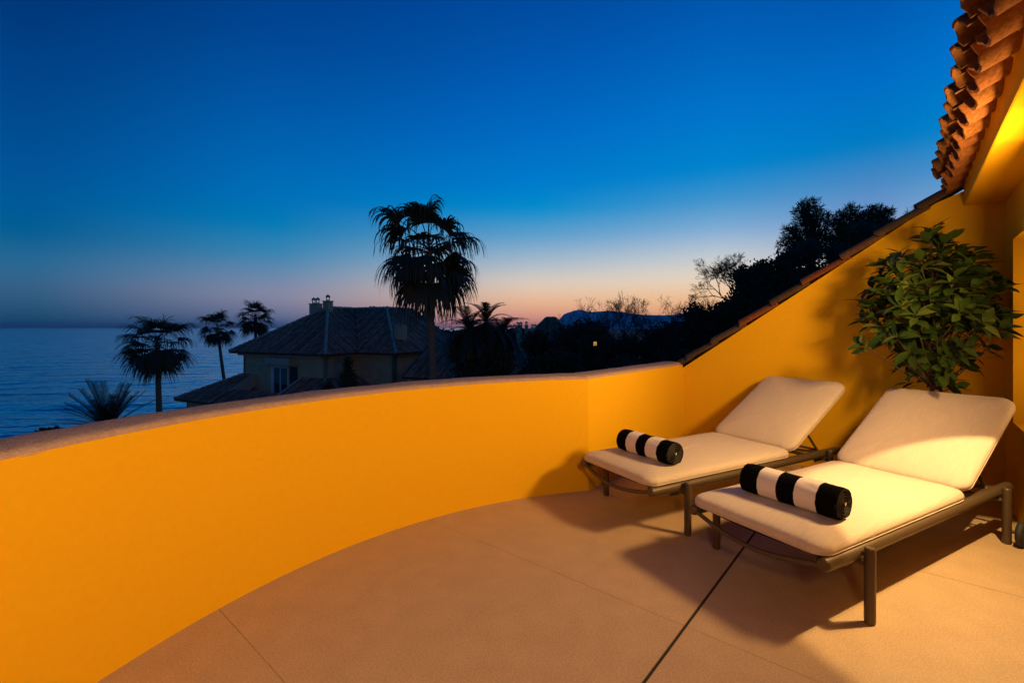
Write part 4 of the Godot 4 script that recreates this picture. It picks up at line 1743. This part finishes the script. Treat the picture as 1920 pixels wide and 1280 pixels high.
func leafy_tree(called: String, label: String, category: String, base: Vector3, blobs: Array, count: int, leaf: float, slim: float, sd: int, group := "", core := 0.7, dark := Color(0.024, 0.031, 0.015), light := Color(0.06, 0.075, 0.032)) -> void:
	var r := RandomNumberGenerator.new()
	r.seed = sd
	var o := thing(called, label, category, base, 0.0, group)
	var moved := []
	for b in blobs:
		moved.append([b[0] - base, b[1]])
		if core < 0.5:
			for k in 4:
				var d := Vector3(r.randfn(), absf(r.randfn()) * 0.8, r.randfn()).normalized()
				moved.append([b[0] - base + d * b[1] * 1.05, b[1] * r.randf_range(0.25, 0.45)])
	var tr := MB.new()
	var fork := Vector3(0, 0, 0)
	for b in moved:
		fork += b[0] * Vector3(0.6, 0.55, 0.6) / moved.size()
	tr.tube([Vector3(0, -0.5, 0), fork * 0.5 + Vector3(0.1, 0, 0), fork], [0.22, 0.17, 0.13], 7)
	for b in moved:
		var mid: Vector3 = fork.lerp(b[0], 0.5) + Vector3(0, 0.15, 0)
		tr.tube([fork, mid, b[0] + Vector3(0, b[1].y * 0.5, 0)], [0.09, 0.06, 0.02], 5)
	part("trunk", tr.mesh(), M.bark, o)
	var mb := MB.new()
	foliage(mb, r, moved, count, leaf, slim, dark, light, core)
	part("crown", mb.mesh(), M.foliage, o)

func branch(mb: MB, r: RandomNumberGenerator, p: Vector3, d: Vector3, length: float, rad: float, depth: int, spread: float) -> void:
	var pts := [p]
	var q := p
	var dir := d
	for k in 3:
		dir = (dir + Vector3(r.randfn(), r.randfn() + 0.15, r.randfn()) * 0.16).normalized()
		q += dir * length / 3.0
		pts.append(q)
	mb.tube(pts, [rad, rad * 0.85, rad * 0.72, rad * 0.6], 5 if depth > 2 else 3, false)
	if depth <= 0:
		return
	var n := 3 if r.randf() < 0.6 else 2
	for k in n:
		var side := dir.cross(Vector3(r.randfn(), r.randfn(), r.randfn())).normalized()
		var nd := (dir + side * spread * r.randf_range(0.6, 1.2) + Vector3(0, 0.06, 0)).normalized()
		branch(mb, r, pts[3] if k < 2 else pts[2], nd, length * r.randf_range(0.66, 0.85), maxf(rad * 0.6, 0.008), depth - 1, spread)

func bare_tree(label: String, base: Vector3, height: float, sd: int, depth: int, spread: float) -> void:
	var r := RandomNumberGenerator.new()
	r.seed = sd
	var foot := land_height(base.x, -base.z)
	var o := thing("bare_tree", label, "tree", Vector3(base.x, foot, base.z), 0.0, "bare trees behind the terrace")
	var lift := Transform3D(Basis(), Vector3(0, base.y - foot, 0))
	var mb := MB.new()
	mb.xf = lift
	mb.tube([Vector3(-0.1, foot - base.y - 0.4, 0), Vector3(0.05, height * 0.12, 0), Vector3(0, height * 0.26, 0)], [0.18, 0.13, 0.11], 7)
	part("trunk", mb.mesh(), M.bark, o)
	for k in 4:
		var tw := MB.new()
		tw.xf = lift
		var a := TAU * k / 4.0 + r.randf()
		branch(tw, r, Vector3(0, height * (0.2 + 0.02 * k), 0), Vector3(cos(a) * 0.75, 1.0, sin(a) * 0.75).normalized(), height * 0.24, 0.07, depth, spread)
		part("branch", tw.mesh(), M.twig, o)

func trees() -> void:
	# ---- palms
	fan_palm("tall shaggy fan palm towering over the villa roof", Vector3(-3.58, 4.75, -20.0), -9.0, Vector2(0.5, 0.0), 1.16, 44, 11, 0.16, true)
	fan_palm("fan palm by the sea, left of the villa", Vector3(-19.9, 0.6, -26.0), -9.0, Vector2(0.35, 0), 0.85, 40, 12, 0.15)
	fan_palm("slim fan palm leaning beside the villa eave", Vector3(-28.6, 1.5, -45.0), -9.5, Vector2(1.7, 0), 0.85, 32, 13, 0.15)
	fan_palm("dense fan palm rising behind the villa's left roof slope", Vector3(-27.7, 2.6, -50.0), -9.5, Vector2(0.3, 0), 0.9, 40, 14, 0.17)
	feather_palm("date_palm", "low date palm with stiff radiating fronds by the sea", Vector3(-21.8, -4.0, -25.0), -9.0, 2.6, 38, 15, -4.0, 72.0, 0.3)
	feather_palm("queen_palm", "feathery dark palm just right of the tall fan palm", Vector3(-2.6, 1.3, -28.0), -9.0, 2.0, 30, 16, -35.0, 70.0, 1.1, "feathery palms right of the tall palm")
	feather_palm("queen_palm", "feathery palm with curling tips between two darker palms", Vector3(-1.6, 1.75, -29.0), -9.0, 1.9, 30, 17, -35.0, 70.0, 1.2, "feathery palms right of the tall palm")
	feather_palm("queen_palm", "feathery palm drooping beside the far chimneys", Vector3(-0.6, 1.2, -30.0), -9.0, 2.0, 28, 18, -30.0, 60.0, 1.2, "feathery palms right of the tall palm")
	var g := "dark trees beyond the parapet"
	leafy_tree("evergreen_tree", "dark round evergreen below the feathery palms", "tree", Vector3(-2.4, -9, -28.5), [[Vector3(-2.9, 0.0, -28.5), Vector3(1.1, 1.2, 1.1)], [Vector3(-1.7, -0.2, -28.5), Vector3(1.2, 1.2, 1.1)], [Vector3(-2.2, -1.1, -28.3), Vector3(1.4, 1.0, 1.2)], [Vector3(-0.7, -0.8, -28.6), Vector3(0.8, 1.0, 0.9)]], 6500, 0.22, 0.3, 21, g)
	# ---- conifers before the villa
	leafy_tree("cypress", "pointed dark cypress standing before the villa wall", "tree", Vector3(-10.55, -9, -30), [[Vector3(-10.6, -1.0, -30), Vector3(0.22, 0.8, 0.22)], [Vector3(-10.6, -2.1, -30), Vector3(0.5, 1.1, 0.5)], [Vector3(-10.6, -3.5, -30), Vector3(0.75, 1.5, 0.75)], [Vector3(-10.6, -5.5, -30), Vector3(0.8, 2.0, 0.8)]], 6000, 0.18, 0.25, 22)
	leafy_tree("cypress", "short dark cypress left of the pointed one", "tree", Vector3(-11.9, -9, -30), [[Vector3(-11.9, -2.6, -30), Vector3(0.3, 0.7, 0.3)], [Vector3(-11.9, -3.5, -30), Vector3(0.6, 1.0, 0.6)], [Vector3(-11.9, -5.5, -30), Vector3(0.7, 1.8, 0.7)]], 4500, 0.18, 0.25, 23)
	leafy_tree("shrub", "low dark shrub at the foot of the two cypresses", "shrub", Vector3(-9.4, -9, -30), [[Vector3(-9.5, -3.7, -30), Vector3(1.2, 0.7, 0.8)], [Vector3(-8.4, -4.2, -30), Vector3(1.0, 0.7, 0.8)], [Vector3(-12.9, -4.1, -30.5), Vector3(1.0, 0.7, 0.8)]], 5500, 0.18, 0.25, 24)
	leafy_tree("shrub", "rounded dark shrub at the sea edge, left of the date palm", "shrub", Vector3(-24.0, -9, -24), [[Vector3(-23.9, -4.45, -24), Vector3(0.9, 0.65, 0.8)], [Vector3(-24.9, -5.0, -24), Vector3(0.9, 0.6, 0.9)], [Vector3(-23.0, -4.75, -24), Vector3(0.8, 0.6, 0.9)]], 6500, 0.2, 0.28, 25)
	leafy_tree("shrub", "dark shrub under the date palm", "shrub", Vector3(-21.5, -9, -24.4), [[Vector3(-21.7, -4.6, -24.4), Vector3(1.2, 0.7, 0.8)], [Vector3(-20.4, -4.5, -24.6), Vector3(0.8, 0.6, 0.8)]], 6500, 0.2, 0.28, 26)
	# ---- the dark belt of trees in the middle
	var belt := [
		[2.7, -27.0, 0.3, 1.5, "dark leafy tree in front of the small ochre house"],
		[3.3, -34.0, 1.3, 1.7, "dark tree between the hip roofed house and the lit window"],
		[6.2, -35.0, 2.0, 2.2, "dark tree right behind the lit window, before the mountains"],
		[9.2, -35.0, 1.9, 2.2, "dark tree at the middle of the tree belt, before the mountains"],
		[11.6, -35.5, 1.6, 2.2, "dark tree right of the middle of the tree belt"],
		[14.2, -35.0, 2.1, 2.2, "dark tree at the right end of the tree belt"],
		[7.6, -27.0, 0.2, 1.7, "low dark tree just above the parapet's far end"],
		[10.4, -27.5, 0.5, 1.8, "low dark tree behind the corner of parapet and gable wall"],
		[3.6, -25.0, -1.4, 1.1, "lowest dark bush of the tree belt, above the coping"],
	]
	for k in belt.size():
		var b: Array = belt[k]
		var c := Vector3(b[0], b[2], b[1])
		var s: float = b[3]
		var r := RandomNumberGenerator.new()
		r.seed = 300 + k
		var blobs := []
		for j in 7:
			var rr := s * r.randf_range(0.4, 0.62)
			blobs.append([c + Vector3(r.randf_range(-1, 1) * s, -s * 0.75 + r.randf_range(-0.75, 0.35) * s, r.randf_range(-0.6, 0.6) * s), Vector3(rr, rr * 0.8, rr)])
		for j in 3:
			blobs.append([c + Vector3((j - 1) * s * 0.8, -s * 2.2, 0), Vector3(s, s * 1.1, s * 0.7)])
		leafy_tree("belt_tree", b[4], "tree", Vector3(b[0], -9, b[1]), blobs, 9000, 0.24, 0.3, 310 + k, g)
	leafy_tree("shrub", "dark bush half covering the small lit window", "shrub", Vector3(5.3, -9, -28.6), [[Vector3(4.6, 0.3, -28.6), Vector3(0.55, 0.9, 0.4)], [Vector3(6.0, 0.3, -28.6), Vector3(0.55, 0.9, 0.4)], [Vector3(5.3, -0.8, -28.6), Vector3(1.2, 0.9, 0.4)], [Vector3(5.3, 1.3, -28.8), Vector3(0.9, 0.5, 0.4)], [Vector3(5.3, -3.0, -28.6), Vector3(1.6, 2.0, 0.5)], [Vector3(5.5, 0.45, -28.7), Vector3(0.16, 0.3, 0.2)], [Vector3(5.24, 0.28, -28.9), Vector3(0.1, 0.08, 0.1)]], 5200, 0.15, 0.22, 27)
	# ---- a far wood that closes the view between the villas
	var wood := MB.new()
	var wr := RandomNumberGenerator.new()
	wr.seed = 808
	var mass := []
	for k in 20:
		var s := wr.randf_range(1.6, 2.6)
		mass.append([Vector3(-12.0 + k * 1.35, wr.randf_range(-0.9, 0.2), -84.0 - wr.randf_range(0.0, 6.0)), Vector3(s, s * 0.9, s)])
		mass.append([Vector3(-12.0 + k * 1.35, -4.5, -85.0), Vector3(2.4, 3.6, 2.0)])
	foliage(wood, wr, mass, 12000, 0.5, 0.3, Color(0.024, 0.031, 0.015), Color(0.05, 0.065, 0.03), 0.8)
	var wd := part("far_wood", wood.mesh(), M.foliage, self)
	wd.set_meta("kind", "stuff")
	tag(wd, "low dark wood far behind the feathery palms and chimneys", "trees")
	# ---- shrubs climbing the hill on the right
	var slope := [
		[11.6, -31.0, 1.9, 1.5, "lowest shrub on the dark slope above the tiled gable"],
		[13.4, -31.0, 2.9, 1.8, "second shrub up the dark slope above the tiled gable"],
		[15.2, -31.0, 4.4, 1.9, "third shrub up the slope, below the bare tree"],
		[16.8, -31.0, 5.9, 2.0, "fourth shrub up the slope, right of the bare tree"],
		[18.6, -31.5, 7.1, 2.0, "shrub on the slope just below the tall pine's left side"],
		[20.8, -32.0, 7.5, 2.2, "shrub on the slope below the tall pine"],
		[23.2, -32.5, 8.0, 2.3, "shrub on the slope below the broad right-hand pines"],
		[26.2, -33.0, 9.2, 2.4, "highest shrub on the slope, meeting the gable tiles"],
	]
	for k in slope.size():
		var b: Array = slope[k]
		var s: float = b[3]
		var r := RandomNumberGenerator.new()
		r.seed = 400 + k
		var blobs := []
		for j in 6:
			var rr := s * r.randf_range(0.35, 0.55)
			blobs.append([Vector3(b[0] + r.randf_range(-0.8, 0.8) * s, b[2] - s * 0.6 + r.randf_range(-0.6, 0.3) * s, b[1] + r.randf_range(-0.5, 0.5) * s), Vector3(rr, rr * 0.85, rr)])
		blobs.append([Vector3(b[0], b[2] - s * 1.7, b[1]), Vector3(s * 1.2, s * 1.1, s)])
		blobs.append([Vector3(b[0] + 0.3, b[2] - s * 3.2, b[1]), Vector3(s * 1.3, s * 1.2, s)])
		leafy_tree("hill_shrub", b[4], "shrub", Vector3(b[0], land_height(b[0], -b[1]), b[1]), blobs, 9000, 0.22, 0.3, 410 + k, "shrubs on the dark slope")
	# ---- pines on top of the slope
	var pine := []
	for e in [[24.33, 11.50, -38.01, 0.57], [24.07, 11.03, -38.57, 0.66], [24.98, 10.75, -38.53, 0.74], [25.89, 10.83, -38.50, 0.39], [24.06, 10.00, -38.33, 0.87], [24.89, 9.66, -37.60, 0.66], [22.51, 9.05, -37.38, 0.61], [23.09, 8.59, -37.20, 0.87], [25.29, 8.87, -38.68, 0.87], [22.86, 8.39, -38.69, 0.57], [22.80, 7.54, -37.29, 0.70], [24.32, 7.62, -37.78, 0.87], [25.86, 8.66, -38.26, 0.52], [25.80, 7.71, -37.80, 0.61]]:
		var rr: float = e[3]
		pine.append([Vector3(e[0], e[1], e[2]), Vector3(rr, rr * 0.75, rr)])
	leafy_tree("pine_tree", "tall ragged pine at the top of the dark slope", "tree", Vector3(24.8, 4, -38), pine, 7500, 0.42, 0.055, 51, "pines above the gable wall", 0.3)
	pine = []
	for e in [[27.45, 10.61, -39.47, 0.46], [28.44, 11.08, -39.90, 0.55], [29.41, 11.59, -40.10, 0.51], [28.13, 9.91, -39.99, 0.83], [29.41, 10.39, -40.10, 0.92], [30.46, 11.24, -40.77, 0.46], [29.10, 8.93, -40.19, 1.01], [28.18, 8.71, -40.46, 0.74], [29.60, 9.31, -39.31, 0.83], [29.34, 7.92, -39.64, 0.83]]:
		var rr: float = e[3]
		pine.append([Vector3(e[0], e[1], e[2]), Vector3(rr, rr * 0.85, rr)])
	leafy_tree("pine_tree", "broad pine right of the tall ragged one", "tree", Vector3(28.8, 5, -40), pine, 7000, 0.42, 0.055, 52, "pines above the gable wall", 0.3)
	pine = []
	for e in [[31.76, 11.43, -41.37, 0.48], [33.21, 12.02, -42.18, 0.58], [34.28, 11.83, -42.61, 0.53], [32.85, 10.92, -42.03, 0.87], [33.39, 10.68, -41.39, 0.68], [31.76, 10.01, -41.37, 0.77], [33.56, 10.01, -42.32, 0.77]]:
		var rr: float = e[3]
		pine.append([Vector3(e[0], e[1], e[2]), Vector3(rr, rr * 0.85, rr)])
	leafy_tree("pine_tree", "flat topped pine nearest the roof eave", "tree", Vector3(33.0, 6, -42), pine, 6000, 0.42, 0.055, 53, "pines above the gable wall", 0.3)
	# ---- bare trees
	bare_tree("bare tree with a fine twig crown left of the dark slope", Vector3(16.4, 2.0, -34), 4.8, 61, 7, 0.6)
	bare_tree("wide bare tree in the middle, against the mountains", Vector3(7.6, -2.6, -31), 6.2, 62, 7, 0.62)
	bare_tree("bare tree left of the wide bare crown, before the mountains", Vector3(5.3, -3.4, -30), 5.6, 63, 6, 0.6)
	bare_tree("bare tree at the foot of the dark slope", Vector3(13.4, -1.2, -33), 4.8, 64, 6, 0.6)
	bare_tree("bare tree right of the middle, before the mountains", Vector3(10.6, -2.2, -32), 5.2, 65, 6, 0.62)
	bare_tree("small bare tree whose twigs peep over the topmost gable tiles", Vector3(33.5, 7.2, -39), 4.6, 66, 5, 0.6)
